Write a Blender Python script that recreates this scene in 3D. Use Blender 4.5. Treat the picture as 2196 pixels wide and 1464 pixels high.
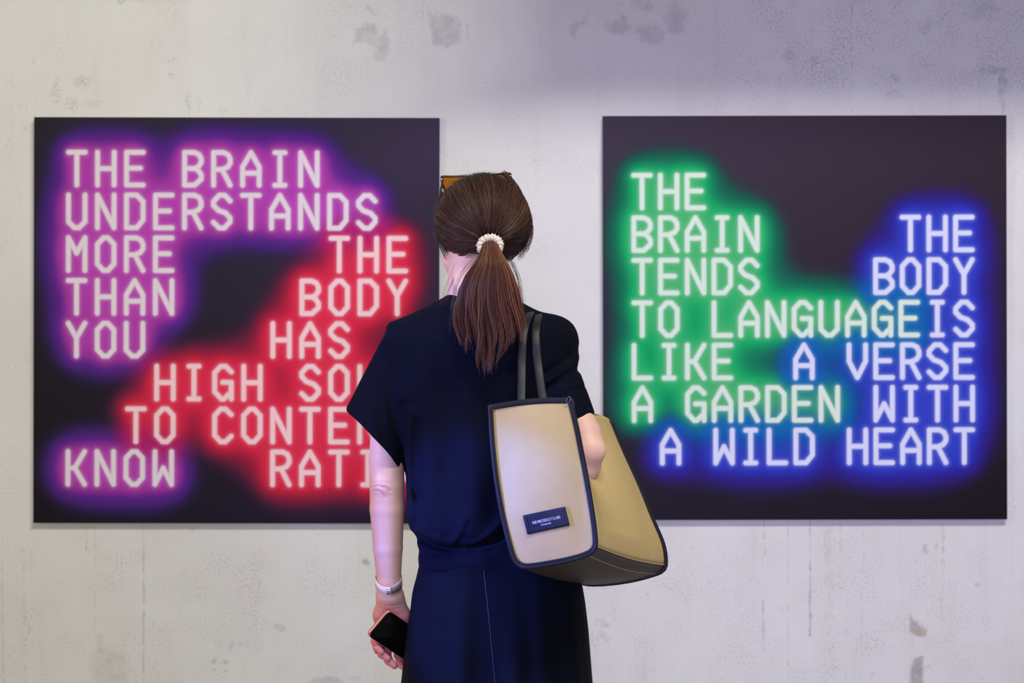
import bpy, math, random
import numpy as np
from mathutils import Vector

random.seed(7)
rng = np.random.default_rng(7)
for o in list(bpy.data.objects):
    bpy.data.objects.remove(o)
SC = bpy.context.scene
COL = SC.collection

# ------------------------------------------------------------------ camera, world, lights, exposure
CAM_Y, CAM_Z, F = -3.5, 1.33, 3640.0
WALL_Y = 1.5
cam_d = bpy.data.cameras.new('camera'); cam = bpy.data.objects.new('camera', cam_d); COL.objects.link(cam)
cam.location = (0, CAM_Y, CAM_Z); cam.rotation_euler = (math.pi/2, 0, 0)
cam_d.sensor_width = 36.0; cam_d.lens = F/2196*36.0
cam_d.clip_start = 0.05; cam_d.clip_end = 100
cam_d.dof.use_dof = True; cam_d.dof.focus_distance = 3.38; cam_d.dof.aperture_fstop = 6.3
SC.camera = cam
SC.view_settings.view_transform = 'Standard'
SC.view_settings.look = 'None'
SC.view_settings.exposure = 0.0
SC.view_settings.gamma = 1.0
SC.view_settings.use_curve_mapping = False
try:
    SC.cycles.use_denoising = True
except Exception:
    pass

world = bpy.data.worlds.new('world'); SC.world = world; world.use_nodes = True
bgn = world.node_tree.nodes['Background']
bgn.inputs['Color'].default_value = (0.80, 0.76, 0.86, 1); bgn.inputs['Strength'].default_value = 0.33


def aim(o, tgt):
    d = Vector(tgt) - o.location
    o.rotation_euler = d.to_track_quat('-Z', 'Y').to_euler()


def area(name, loc, tgt, sx, sy, power, col):
    l = bpy.data.lights.new(name, 'AREA'); l.shape = 'RECTANGLE'; l.size = sx; l.size_y = sy
    l.energy = power; l.color = col
    o = bpy.data.objects.new(name, l); COL.objects.link(o); o.location = loc; aim(o, tgt)
    return o


def spot(name, loc, tgt, deg, blend, power, col, r=0.05):
    l = bpy.data.lights.new(name, 'SPOT'); l.spot_size = math.radians(deg); l.spot_blend = blend
    l.energy = power; l.color = col; l.shadow_soft_size = r
    o = bpy.data.objects.new(name, l); COL.objects.link(o); o.location = loc; aim(o, tgt)
    return o


# unseen strip lamp, upper right: neutral white; upper part cut by the added blocker
area('key_light', (1.5, -3.0, 5.90), (0.1, 1.5, 0.9), 3.0, 0.20, 335, (0.98, 0.98, 0.86))
# wide soft light from the left side of the room
area('left_wall_light', (-4.2, -2.6, 1.7), (-1.4, 1.5, 1.1), 1.6, 1.0, 58, (1.0, 0.90, 0.62))
# violet coloured spots from the left behind the camera
spot('blue_spot_low', (-3.1, -1.90, 1.7), (-0.03, -0.20, 0.88), 10.0, 0.40, 2150, (0.04, 0.13, 1.0), 0.03)
spot('blue_spot_high', (-3.1, -1.90, 2.0), (-0.12, -0.13, 1.20), 9.0, 0.45, 900, (0.16, 0.24, 1.0), 0.03)
spot('magenta_spot', (-3.0, -1.2, 1.6), (-0.24, 0.0, 0.86), 19, 0.8, 90, (1.0, 0.28, 0.50), 0.08)
spot('violet_head_spot', (-2.8, -1.2, 1.7), (-0.10, 0.02, 1.50), 7, 0.7, 420, (0.42, 0.40, 1.0), 0.05)
spot('lavender_spot', (0.35, -5.6, 1.15), (0.95, 1.5, 1.35), 38, 1.0, 760, (0.48, 0.45, 1.0), 0.5)


# ------------------------------------------------------------------ helpers
def W(px, py, y=0.0):
    k = (y - CAM_Y)/F
    return np.array([(px-1098.0)*k, y, CAM_Z-(py-732.0)*k])


def lin(c):
    c = np.asarray(c, float)/255.0
    return np.where(c <= 0.04045, c/12.92, ((c+0.055)/1.055)**2.4)


def mesh_np(name, verts, quads=None, tris=None, smooth=True):
    me = bpy.data.meshes.new(name)
    verts = np.asarray(verts, np.float32).reshape(-1, 3)
    me.vertices.add(len(verts)); me.vertices.foreach_set('co', verts.ravel())
    nq = 0 if quads is None else len(quads)
    nt = 0 if tris is None else len(tris)
    loops = []; starts = []
    if nq:
        q = np.asarray(quads, np.int32); loops.append(q.ravel()); starts.append(np.arange(nq, dtype=np.int32)*4)
    if nt:
        t = np.asarray(tris, np.int32); loops.append(t.ravel()); starts.append(nq*4+np.arange(nt, dtype=np.int32)*3)
    loops = np.concatenate(loops); starts = np.concatenate(starts)
    me.loops.add(len(loops)); me.loops.foreach_set('vertex_index', loops)
    me.polygons.add(nq+nt); me.polygons.foreach_set('loop_start', starts)
    me.update(calc_edges=True); me.validate()
    if smooth:
        me.polygons.foreach_set('use_smooth', np.ones(len(me.polygons), bool))
    me.update()
    return me


def link(name, me, mats, parent=None):
    o = bpy.data.objects.new(name, me)
    for m in (mats if isinstance(mats, (list, tuple)) else [mats]):
        me.materials.append(m)
    COL.objects.link(o)
    if parent is not None:
        o.parent = parent
        o.matrix_parent_inverse = PINV[parent.name]
    return o


PINV = {}


def thing(name, label, cat, loc=(0, 0, 0)):
    o = bpy.data.objects.new(name, None); COL.objects.link(o); o.location = loc
    o.empty_display_size = 0.05
    o['label'] = label; o['category'] = cat
    from mathutils import Matrix
    PINV[o.name] = Matrix.Translation(Vector(loc)).inverted()
    return o


def set_parentable(o):
    from mathutils import Matrix
    PINV[o.name] = Matrix.Identity(4)


def color_attr(me, cols, name='Col'):
    a = me.color_attributes.new(name, 'FLOAT_COLOR', 'POINT')
    c = np.ones((len(me.vertices), 4), np.float32); c[:, :cols.shape[1]] = cols
    a.data.foreach_set('color', c.ravel())


def grid_quads(n, m, wrap_n=False):
    i = np.arange(n if wrap_n else n-1); j = np.arange(m-1)
    I, J = np.meshgrid(i, j, indexing='ij')
    I2 = (I+1) % n
    return np.stack([I*m+J, I2*m+J, I2*m+J+1, I*m+J+1], -1).reshape(-1, 4)


def catmull(pts, n):
    P = np.asarray(pts, float)
    P = np.vstack([2*P[0]-P[1], P, 2*P[-1]-P[-2]])
    out = []
    m = len(P)-3
    for s in np.linspace(0, m-1e-9, n):
        i = int(s); t = s-i
        a, b, c, d = P[i:i+4]
        out.append(0.5*((2*b)+(-a+c)*t+(2*a-5*b+4*c-d)*t*t+(-a+3*b-3*c+d)*t**3))
    return np.array(out)


def resample(P, n):
    P = np.asarray(P, float)
    L = np.concatenate([[0], np.cumsum(np.linalg.norm(np.diff(P, axis=0), axis=1))])
    s = np.linspace(0, L[-1], n)
    return np.stack([np.interp(s, L, P[:, k]) for k in range(P.shape[1])], -1)


def tube(path, r, sides=10, closed=False, flat=1.0, up=None):
    P = np.asarray(path, float); n = len(P)
    r = np.broadcast_to(np.asarray(r, float), (n,))
    if closed:
        T = np.roll(P, -1, 0)-np.roll(P, 1, 0)
    else:
        T = np.gradient(P, axis=0)
    T /= np.linalg.norm(T, axis=1)[:, None]+1e-12
    ref = np.array([0.3, 1.0, 0.2]) if up is None else np.asarray(up, float)
    if ref.ndim == 1:
        ref = np.broadcast_to(ref, P.shape)
    N = np.cross(T, ref); N /= np.linalg.norm(N, axis=1)[:, None]+1e-12
    B = np.cross(N, T)
    a = np.linspace(0, 2*np.pi, sides, endpoint=False)
    V = P[:, None]+r[:, None, None]*(np.cos(a)[None, :, None]*N[:, None]+flat*np.sin(a)[None, :, None]*B[:, None])
    V = V.reshape(-1, 3)
    i = np.arange(n if closed else n-1); j = np.arange(sides)
    I, J = np.meshgrid(i, j, indexing='ij'); I2 = (I+1) % n; J2 = (J+1) % sides
    Q = np.stack([I*sides+J, I*sides+J2, I2*sides+J2, I2*sides+J], -1).reshape(-1, 4)
    Tn = []
    if not closed:
        V = np.vstack([V, P[0], P[-1]])
        for j in range(sides):
            Tn.append([n*sides, (j+1) % sides, j])
            Tn.append([n*sides+1, (n-1)*sides+j, (n-1)*sides+(j+1) % sides])
    return V, Q, np.array(Tn, int).reshape(-1, 3)


def merge(parts):
    V, Q, T, off = [], [], [], 0
    for v, q, t in parts:
        V.append(v)
        if q is not None and len(q): Q.append(np.asarray(q)+off)
        if t is not None and len(t): T.append(np.asarray(t)+off)
        off += len(v)
    return np.vstack(V), (np.vstack(Q) if Q else None), (np.vstack(T) if T else None)


# ---- implicit modelling: smooth unions on a grid, skinned with naive surface nets
class Field:
    def __init__(s, lo, hi, h):
        s.lo = np.array(lo, float); s.h = h
        s.n = np.ceil((np.array(hi)-s.lo)/h).astype(int)+1
        s.F = np.full(tuple(s.n), 0.06, np.float32)

    def region(s, lo, hi):
        a = np.maximum(np.floor((np.array(lo)-s.lo)/s.h).astype(int), 0)
        b = np.minimum(np.ceil((np.array(hi)-s.lo)/s.h).astype(int)+1, s.n)
        ax = [(s.lo[i]+np.arange(a[i], b[i])*s.h).astype(np.float32) for i in range(3)]
        sl = tuple(slice(a[i], b[i]) for i in range(3))
        return sl, ax[0][:, None, None], ax[1][None, :, None], ax[2][None, None, :]

    def put(s, fn, lo, hi, k=0.0, mode='u'):
        pad = 0.012+k
        sl, X, Y, Z = s.region(np.array(lo)-pad, np.array(hi)+pad)
        d = fn(X, Y, Z).astype(np.float32)
        A = s.F[sl]
        if mode == 'u':
            if k > 0:
                hh = np.clip(0.5+0.5*(A-d)/k, 0, 1)
                s.F[sl] = A*(1-hh)+d*hh-k*hh*(1-hh)
            else:
                s.F[sl] = np.minimum(A, d)
        else:
            d = -d
            if k > 0:
                hh = np.clip(0.5-0.5*(A-d)/k, 0, 1)
                s.F[sl] = A*(1-hh)+d*hh+k*hh*(1-hh)
            else:
                s.F[sl] = np.maximum(A, d)

    def cone(s, a, b, r1, r2, k=0.012, sy=1.0, mode='u'):
        a = np.array(a, float); b = np.array(b, float); ab = b-a; L2 = ab@ab+1e-12
        R = max(r1, r2)*max(1, 1/sy)
        def fn(X, Y, Z):
            t = np.clip(((X-a[0])*ab[0]+(Y-a[1])*ab[1]+(Z-a[2])*ab[2])/L2, 0, 1)
            return np.sqrt((X-a[0]-t*ab[0])**2+((Y-a[1]-t*ab[1])*sy)**2+(Z-a[2]-t*ab[2])**2)-(r1+t*(r2-r1))
        s.put(fn, np.minimum(a, b)-R, np.maximum(a, b)+R, k, mode)

    def chain(s, pts, rs, k=0.008, **kw):
        for i in range(len(pts)-1):
            s.cone(pts[i], pts[i+1], rs[i], rs[i+1], k, **kw)

    def ell(s, c, r, k=0.012, rot=None, mode='u'):
        c = np.array(c, float); r = np.array(r, float)
        M = np.eye(3) if rot is None else rot
        R = r.max()
        def fn(X, Y, Z):
            x, y, z = X-c[0], Y-c[1], Z-c[2]
            u = (M[0, 0]*x+M[0, 1]*y+M[0, 2]*z)/r[0]
            v = (M[1, 0]*x+M[1, 1]*y+M[1, 2]*z)/r[1]
            w = (M[2, 0]*x+M[2, 1]*y+M[2, 2]*z)/r[2]
            q = np.sqrt(u*u+v*v+w*w)
            g = np.sqrt((u/r[0])**2+(v/r[1])**2+(w/r[2])**2)+1e-9
            return q*(q-1)/g
        s.put(fn, c-R, c+R, k, mode)

    def mesh(s):
        Fv = s.F; S = Fv < 0
        cnt = np.zeros(tuple(s.n-1), np.uint8)
        for dx in (0, 1):
            for dy in (0, 1):
                for dz in (0, 1):
                    cnt += S[dx:s.n[0]-1+dx, dy:s.n[1]-1+dy, dz:s.n[2]-1+dz]
        act = (cnt > 0) & (cnt < 8)
        I = np.argwhere(act)
        ids = np.full(act.shape, -1, np.int32); ids[act] = np.arange(len(I))
        corners = [(a, b, c) for a in (0, 1) for b in (0, 1) for c in (0, 1)]
        val = {c: Fv[I[:, 0]+c[0], I[:, 1]+c[1], I[:, 2]+c[2]] for c in corners}
        acc = np.zeros((len(I), 3)); num = np.zeros(len(I))
        for c in corners:
            for ax in range(3):
                if c[ax] == 0:
                    e = list(c); e[ax] = 1; e = tuple(e)
                    m = (val[c] < 0) != (val[e] < 0)
                    t = np.where(m, val[c]/np.where(m, val[c]-val[e], 1), 0)
                    p = np.zeros((len(I), 3)); p[:] = c; p[:, ax] = t
                    acc += p*m[:, None]; num += m
        V = s.lo+(I+acc/num[:, None])*s.h
        Q = []
        for ax in range(3):
            o1, o2 = [(1, 2), (2, 0), (0, 1)][ax]
            sl0 = [slice(1, -1)]*3; sl1 = [slice(1, -1)]*3
            sl0[ax] = slice(0, -1); sl1[ax] = slice(1, None)
            A = S[tuple(sl0)]; B = S[tuple(sl1)]
            E = np.argwhere(A != B)
            if not len(E): continue
            inside = A[E[:, 0], E[:, 1], E[:, 2]]
            base = E.copy(); base[:, o1] += 0; base[:, o2] += 0
            def cell(d1, d2):
                c = base.copy(); c[:, o1] += d1; c[:, o2] += d2
                return ids[c[:, 0], c[:, 1], c[:, 2]]
            q = np.stack([cell(0, 0), cell(1, 0), cell(1, 1), cell(0, 1)], -1)
            q[~inside] = q[~inside][:, ::-1]
            Q.append(q)
        return V, np.vstack(Q)


def vnoise(x, y, seed, octaves=4):
    r = np.random.default_rng(seed); out = np.zeros(np.broadcast(x, y).shape); amp = 1; tot = 0
    for o in range(octaves):
        T = r.random((64, 64))
        xi = np.floor(x).astype(int); yi = np.floor(y).astype(int)
        fx = x-xi; fy = y-yi; fx = fx*fx*(3-2*fx); fy = fy*fy*(3-2*fy)
        a = T[xi % 64, yi % 64]; b = T[(xi+1) % 64, yi % 64]; c = T[xi % 64, (yi+1) % 64]; d = T[(xi+1) % 64, (yi+1) % 64]
        out = out+amp*((a*(1-fx)+b*fx)*(1-fy)+(c*(1-fx)+d*fx)*fy)
        tot += amp; amp *= 0.5; x = x*2.03+11.3; y = y*2.03+5.7
    return out/tot


# ------------------------------------------------------------------ materials
def mat(name, col=(0.5, 0.5, 0.5), rough=0.6, **kw):
    m = bpy.data.materials.new(name); m.use_nodes = True
    b = m.node_tree.nodes['Principled BSDF']
    b.inputs['Base Color'].default_value = (*col, 1); b.inputs['Roughness'].default_value = rough
    for k, v in kw.items():
        b.inputs[k.replace('_', ' ')].default_value = v
    return m


class NT:
    def __init__(s, m): s.m = m; s.t = m.node_tree; s.b = s.t.nodes['Principled BSDF']
    def n(s, t, **kw):
        x = s.t.nodes.new(t)
        for k, v in kw.items(): setattr(x, k, v)
        return x
    def l(s, a, b): s.t.links.new(a, b)
    def noise(s, scale, detail=6, rough=0.6, vec=None):
        x = s.n('ShaderNodeTexNoise'); x.inputs['Scale'].default_value = scale
        x.inputs['Detail'].default_value = detail; x.inputs['Roughness'].default_value = rough
        if vec is not None: s.l(vec, x.inputs['Vector'])
        return x.outputs['Fac']
    def math(s, op, a, b=None, clamp=False):
        x = s.n('ShaderNodeMath', operation=op, use_clamp=clamp)
        for i, v in enumerate((a, b)):
            if v is None: continue
            if isinstance(v, (int, float)): x.inputs[i].default_value = v
            else: s.l(v, x.inputs[i])
        return x.outputs[0]
    def ramp(s, fac, lo, hi, c0=0.0, c1=1.0):
        x = s.n('ShaderNodeMapRange'); s.l(fac, x.inputs[0])
        for i, v in enumerate((lo, hi, c0, c1)): x.inputs[i+1].default_value = v
        return x.outputs[0]
    def mix(s, fac, a, b, blend='MIX'):
        x = s.n('ShaderNodeMix', data_type='RGBA', blend_type=blend)
        for i, v in ((0, fac), (6, a), (7, b)):
            if isinstance(v, (int, float)): x.inputs[i].default_value = v
            elif isinstance(v, tuple): x.inputs[i].default_value = (*v, 1)
            else: s.l(v, x.inputs[i])
        return x.outputs[2]
    def obj(s):
        return s.n('ShaderNodeTexCoord').outputs['Object']
    def scaled(s, vec, sc):
        x = s.n('ShaderNodeMapping'); x.inputs['Scale'].default_value = sc; s.l(vec, x.inputs['Vector'])
        return x.outputs[0]
    def bump(s, h, strength=0.3, dist=0.001):
        x = s.n('ShaderNodeBump'); x.inputs['Strength'].default_value = strength; x.inputs['Distance'].default_value = dist
        s.l(h, x.inputs['Height']); s.l(x.outputs[0], s.b.inputs['Normal'])


def m_wall():
    m = mat('worn_plaster', rough=0.85); t = NT(m)
    a = t.n('ShaderNodeAttribute', attribute_name='Col'); sp = t.n('ShaderNodeSeparateColor'); t.l(a.outputs['Color'], sp.inputs[0])
    o = t.obj()
    rough_n = t.noise(34, 8, 0.8, o)
    big = t.noise(1.3, 5, 0.6, o); mid = t.noise(9, 8, 0.7, o); fine = t.noise(260, 3, 0.6, o); speck = t.noise(70, 6, 0.75, o)
    vert = t.noise(1.0, 6, 0.65, t.scaled(o, (22, 22, 1.6)))
    base = t.mix(t.ramp(big, 0.35, 0.68), (0.62, 0.605, 0.60), (0.705, 0.70, 0.695))
    base = t.mix(t.ramp(mid, 0.3, 0.75, 0, 0.55), base, (0.665, 0.65, 0.645))
    base = t.mix(t.ramp(vert, 0.52, 0.75, 0, 0.30), base, (0.54, 0.52, 0.505))
    base = t.mix(t.ramp(fine, 0.35, 0.65, 0.0, 0.16), base, (0.50, 0.485, 0.47))
    # speckled pitting where the mask says so
    sm = t.math('MULTIPLY', t.ramp(t.noise(150, 5, 0.8, o), 0.50, 0.60), sp.outputs[2], True)
    base = t.mix(t.math('MULTIPLY', sm, 0.85), base, (0.27, 0.255, 0.26))
    # grey stains and brown stains with ragged edges
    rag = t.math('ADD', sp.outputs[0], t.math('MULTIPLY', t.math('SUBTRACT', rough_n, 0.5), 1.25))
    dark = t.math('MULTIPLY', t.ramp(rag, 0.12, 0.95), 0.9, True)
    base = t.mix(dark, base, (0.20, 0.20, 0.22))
    rag2 = t.math('ADD', sp.outputs[1], t.math('MULTIPLY', t.math('SUBTRACT', rough_n, 0.5), 1.1))
    br = t.math('MULTIPLY', t.ramp(rag2, 0.12, 0.95), 0.85, True)
    base = t.mix(br, base, (0.33, 0.27, 0.20))
    t.l(base, t.b.inputs['Base Color'])
    h = t.math('ADD', t.math('MULTIPLY', fine, 0.3), t.math('ADD', mid, t.math('MULTIPLY', dark, -0.5)))
    t.bump(h, 0.35, 0.004)
    t.b.inputs['Specular IOR Level'].default_value = 0.2
    return m


def m_floor():
    m = mat('screed_floor', rough=0.45); t = NT(m); o = t.obj()
    t.l(t.mix(t.ramp(t.noise(2.5, 7, 0.6, o), 0.3, 0.7), (0.22, 0.215, 0.21), (0.32, 0.31, 0.30)), t.b.inputs['Base Color'])
    return m


def m_print():
    m = mat('printed_face', rough=0.6); t = NT(m)
    a = t.n('ShaderNodeAttribute', attribute_name='Col')
    t.l(a.outputs['Color'], t.b.inputs['Base Color'])
    t.b.inputs['Specular IOR Level'].default_value = 0.12
    return m


def m_skin():
    m = mat('skin', rough=0.52); t = NT(m); o = t.obj()
    n = t.noise(60, 6, 0.7, o); n2 = t.noise(9, 4, 0.6, o)
    a = t.n('ShaderNodeAttribute', attribute_name='Col'); sp = t.n('ShaderNodeSeparateColor'); t.l(a.outputs['Color'], sp.inputs[0])
    c = t.mix(t.ramp(n2, 0.35, 0.65), (0.60, 0.355, 0.245), (0.66, 0.41, 0.30))
    c = t.mix(t.ramp(n, 0.4, 0.7, 0, 0.35), c, (0.56, 0.31, 0.25))
    c = t.mix(sp.outputs[0], c, (0.55, 0.17, 0.20))
    t.l(c, t.b.inputs['Base Color'])
    t.b.inputs['Subsurface Weight'].default_value = 0.12
    t.b.inputs['Subsurface Radius'].default_value = (0.5, 0.2, 0.1)
    t.b.inputs['Subsurface Scale'].default_value = 0.01
    wr = t.noise(1.0, 5, 0.6, t.scaled(o, (180, 180, 420)))
    t.bump(t.math('ADD', wr, n), 0.28, 0.0008)
    return m


def m_hair():
    m = mat('brown_hair', rough=0.45); t = NT(m)
    a = t.n('ShaderNodeAttribute', attribute_name='Col')
    t.l(a.outputs['Color'], t.b.inputs['Base Color'])
    t.b.inputs['Specular IOR Level'].default_value = 0.28
    return m


def m_cloth(name, c1, c2, weave=(900, 900, 1600), sheen=0.25, rough=0.85):
    m = mat(name, rough=rough); t = NT(m); o = t.obj()
    n = t.noise(1.0, 3, 0.6, t.scaled(o, weave)); n2 = t.noise(6, 5, 0.6, o)
    t.l(t.mix(t.ramp(n2, 0.35, 0.65), c1, c2), t.b.inputs['Base Color'])
    t.b.inputs['Sheen Weight'].default_value = sheen; t.b.inputs['Sheen Roughness'].default_value = 0.5
    t.b.inputs['Sheen Tint'].default_value = (0.3, 0.4, 1.0, 1)
    t.b.inputs['Specular IOR Level'].default_value = 0.06
    t.bump(n, 0.35, 0.0006)
    return m


def m_canvas():
    m = mat('tan_canvas', rough=0.8); t = NT(m); o = t.obj()
    n = t.noise(900, 3, 0.6, o); n2 = t.noise(14, 5, 0.6, o)
    t.l(t.mix(t.ramp(n2, 0.3, 0.7), (0.405, 0.290, 0.112), (0.45, 0.325, 0.130)), t.b.inputs['Base Color'])
    t.b.inputs['Specular IOR Level'].default_value = 0.25
    t.bump(n, 0.3, 0.0006)
    return m


def m_leather(name, c, rough=0.38):
    m = mat(name, c, rough=rough); t = NT(m)
    t.bump(t.noise(350, 4, 0.6, t.obj()), 0.25, 0.0005)
    return m


def m_knit():
    m = mat('cream_towelling', (0.70, 0.62, 0.50), 0.9); t = NT(m)
    t.bump(t.noise(420, 4, 0.6, t.obj()), 0.6, 0.0015)
    return m


def m_lens():
    m = bpy.data.materials.new('amber_lens'); m.use_nodes = True; t = m.node_tree
    t.nodes.remove(t.nodes['Principled BSDF']); out = t.nodes['Material Output']
    tr = t.nodes.new('ShaderNodeBsdfTransparent'); tr.inputs[0].default_value = (0.74, 0.44, 0.12, 1)
    gl = t.nodes.new('ShaderNodeBsdfGlossy'); gl.inputs['Roughness'].default_value = 0.05
    fr = t.nodes.new('ShaderNodeFresnel'); fr.inputs[0].default_value = 1.5
    mx = t.nodes.new('ShaderNodeMixShader')
    t.links.new(fr.outputs[0], mx.inputs[0]); t.links.new(tr.outputs[0], mx.inputs[1]); t.links.new(gl.outputs[0], mx.inputs[2])
    t.links.new(mx.outputs[0], out.inputs[0])
    return m


M_WALL = m_wall(); M_FLOOR = m_floor(); M_PRINT = m_print(); M_SKIN = m_skin(); M_HAIR = m_hair()
M_SHIRT = m_cloth('navy_knit', (0.0020, 0.0023, 0.0054), (0.0028, 0.0034, 0.0085), sheen=0.0)
M_SKIRT = m_cloth('navy_crepe', (0.0014, 0.0022, 0.0046), (0.0019, 0.0030, 0.0068), (1500, 1500, 1500), 0.0, 0.7)
M_CANVAS = m_canvas(); M_BLACK = m_leather('black_leather', (0.008, 0.008, 0.010), 0.46); M_BLACK.node_tree.nodes['Principled BSDF'].inputs['Specular IOR Level'].default_value = 0.22; M_BROWN = m_leather('brown_leather', (0.040, 0.024, 0.015), 0.55)
M_PATCH = m_leather('navy_patch', (0.007, 0.010, 0.024), 0.45); M_PATCH.node_tree.nodes['Principled BSDF'].inputs['Specular IOR Level'].default_value = 0.25
M_ZIP = mat('dark_zip_metal', (0.10, 0.10, 0.10), 0.35, Metallic=1.0)
M_INK = mat('white_print', (0.45, 0.46, 0.5), 0.5)
M_KNIT = m_knit(); M_LENS = m_lens()
M_FRAME = mat('dark_acetate', (0.02, 0.012, 0.008), 0.18)
M_METAL = mat('steel', (0.6, 0.6, 0.62), 0.25, Metallic=1.0)
M_EDGE = mat('panel_edge', (0.50, 0.49, 0.47), 0.5)
M_SCREEN = mat('black_glass', (0.003, 0.003, 0.003), 0.25, Specular_IOR_Level=0.08)
M_COPPER = mat('rose_gold_case', (0.72, 0.33, 0.24), 0.3, Metallic=0.7)
M_STRAPW = m_leather('pale_strap', (0.62, 0.52, 0.48), 0.5)
M_BUCKLE = m_leather('tan_strap', (0.20, 0.14, 0.12), 0.5)
M_TEAL = mat('ring_metal', (0.30, 0.42, 0.45), 0.2, Metallic=1.0)
M_EYE = mat('eye_white', (0.8, 0.78, 0.75), 0.2)
M_THREAD = mat('seam_thread', (0.005, 0.008, 0.026), 0.6)
M_BLOCKER = mat('blocker_plaster', (0.6, 0.59, 0.58), 0.9)


# ------------------------------------------------------------------ the setting
def seg_d(X, Y, ax, ay, bx, by):
    dx, dy = bx-ax, by-ay; L = dx*dx+dy*dy+1e-9
    t = np.clip(((X-ax)*dx+(Y-ay)*dy)/L, 0, 1)
    return np.hypot(X-ax-t*dx, Y-ay-t*dy)


def poly_mask(X, Y, pts, soft=3.0):
    pts = np.array(pts, float); inside = np.zeros(X.shape, bool); d = np.full(X.shape, 1e9)
    for i in range(len(pts)):
        x1, y1 = pts[i]; x2, y2 = pts[(i+1) % len(pts)]
        d = np.minimum(d, seg_d(X, Y, x1, y1, x2, y2))
        c = (y1 > Y) != (y2 > Y)
        inside ^= c & (X < (x2-x1)*(Y-y1)/(y2-y1+1e-12)+x1)
    return np.clip(0.5+np.where(inside, d, -d)/(2*soft), 0, 1)


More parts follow.
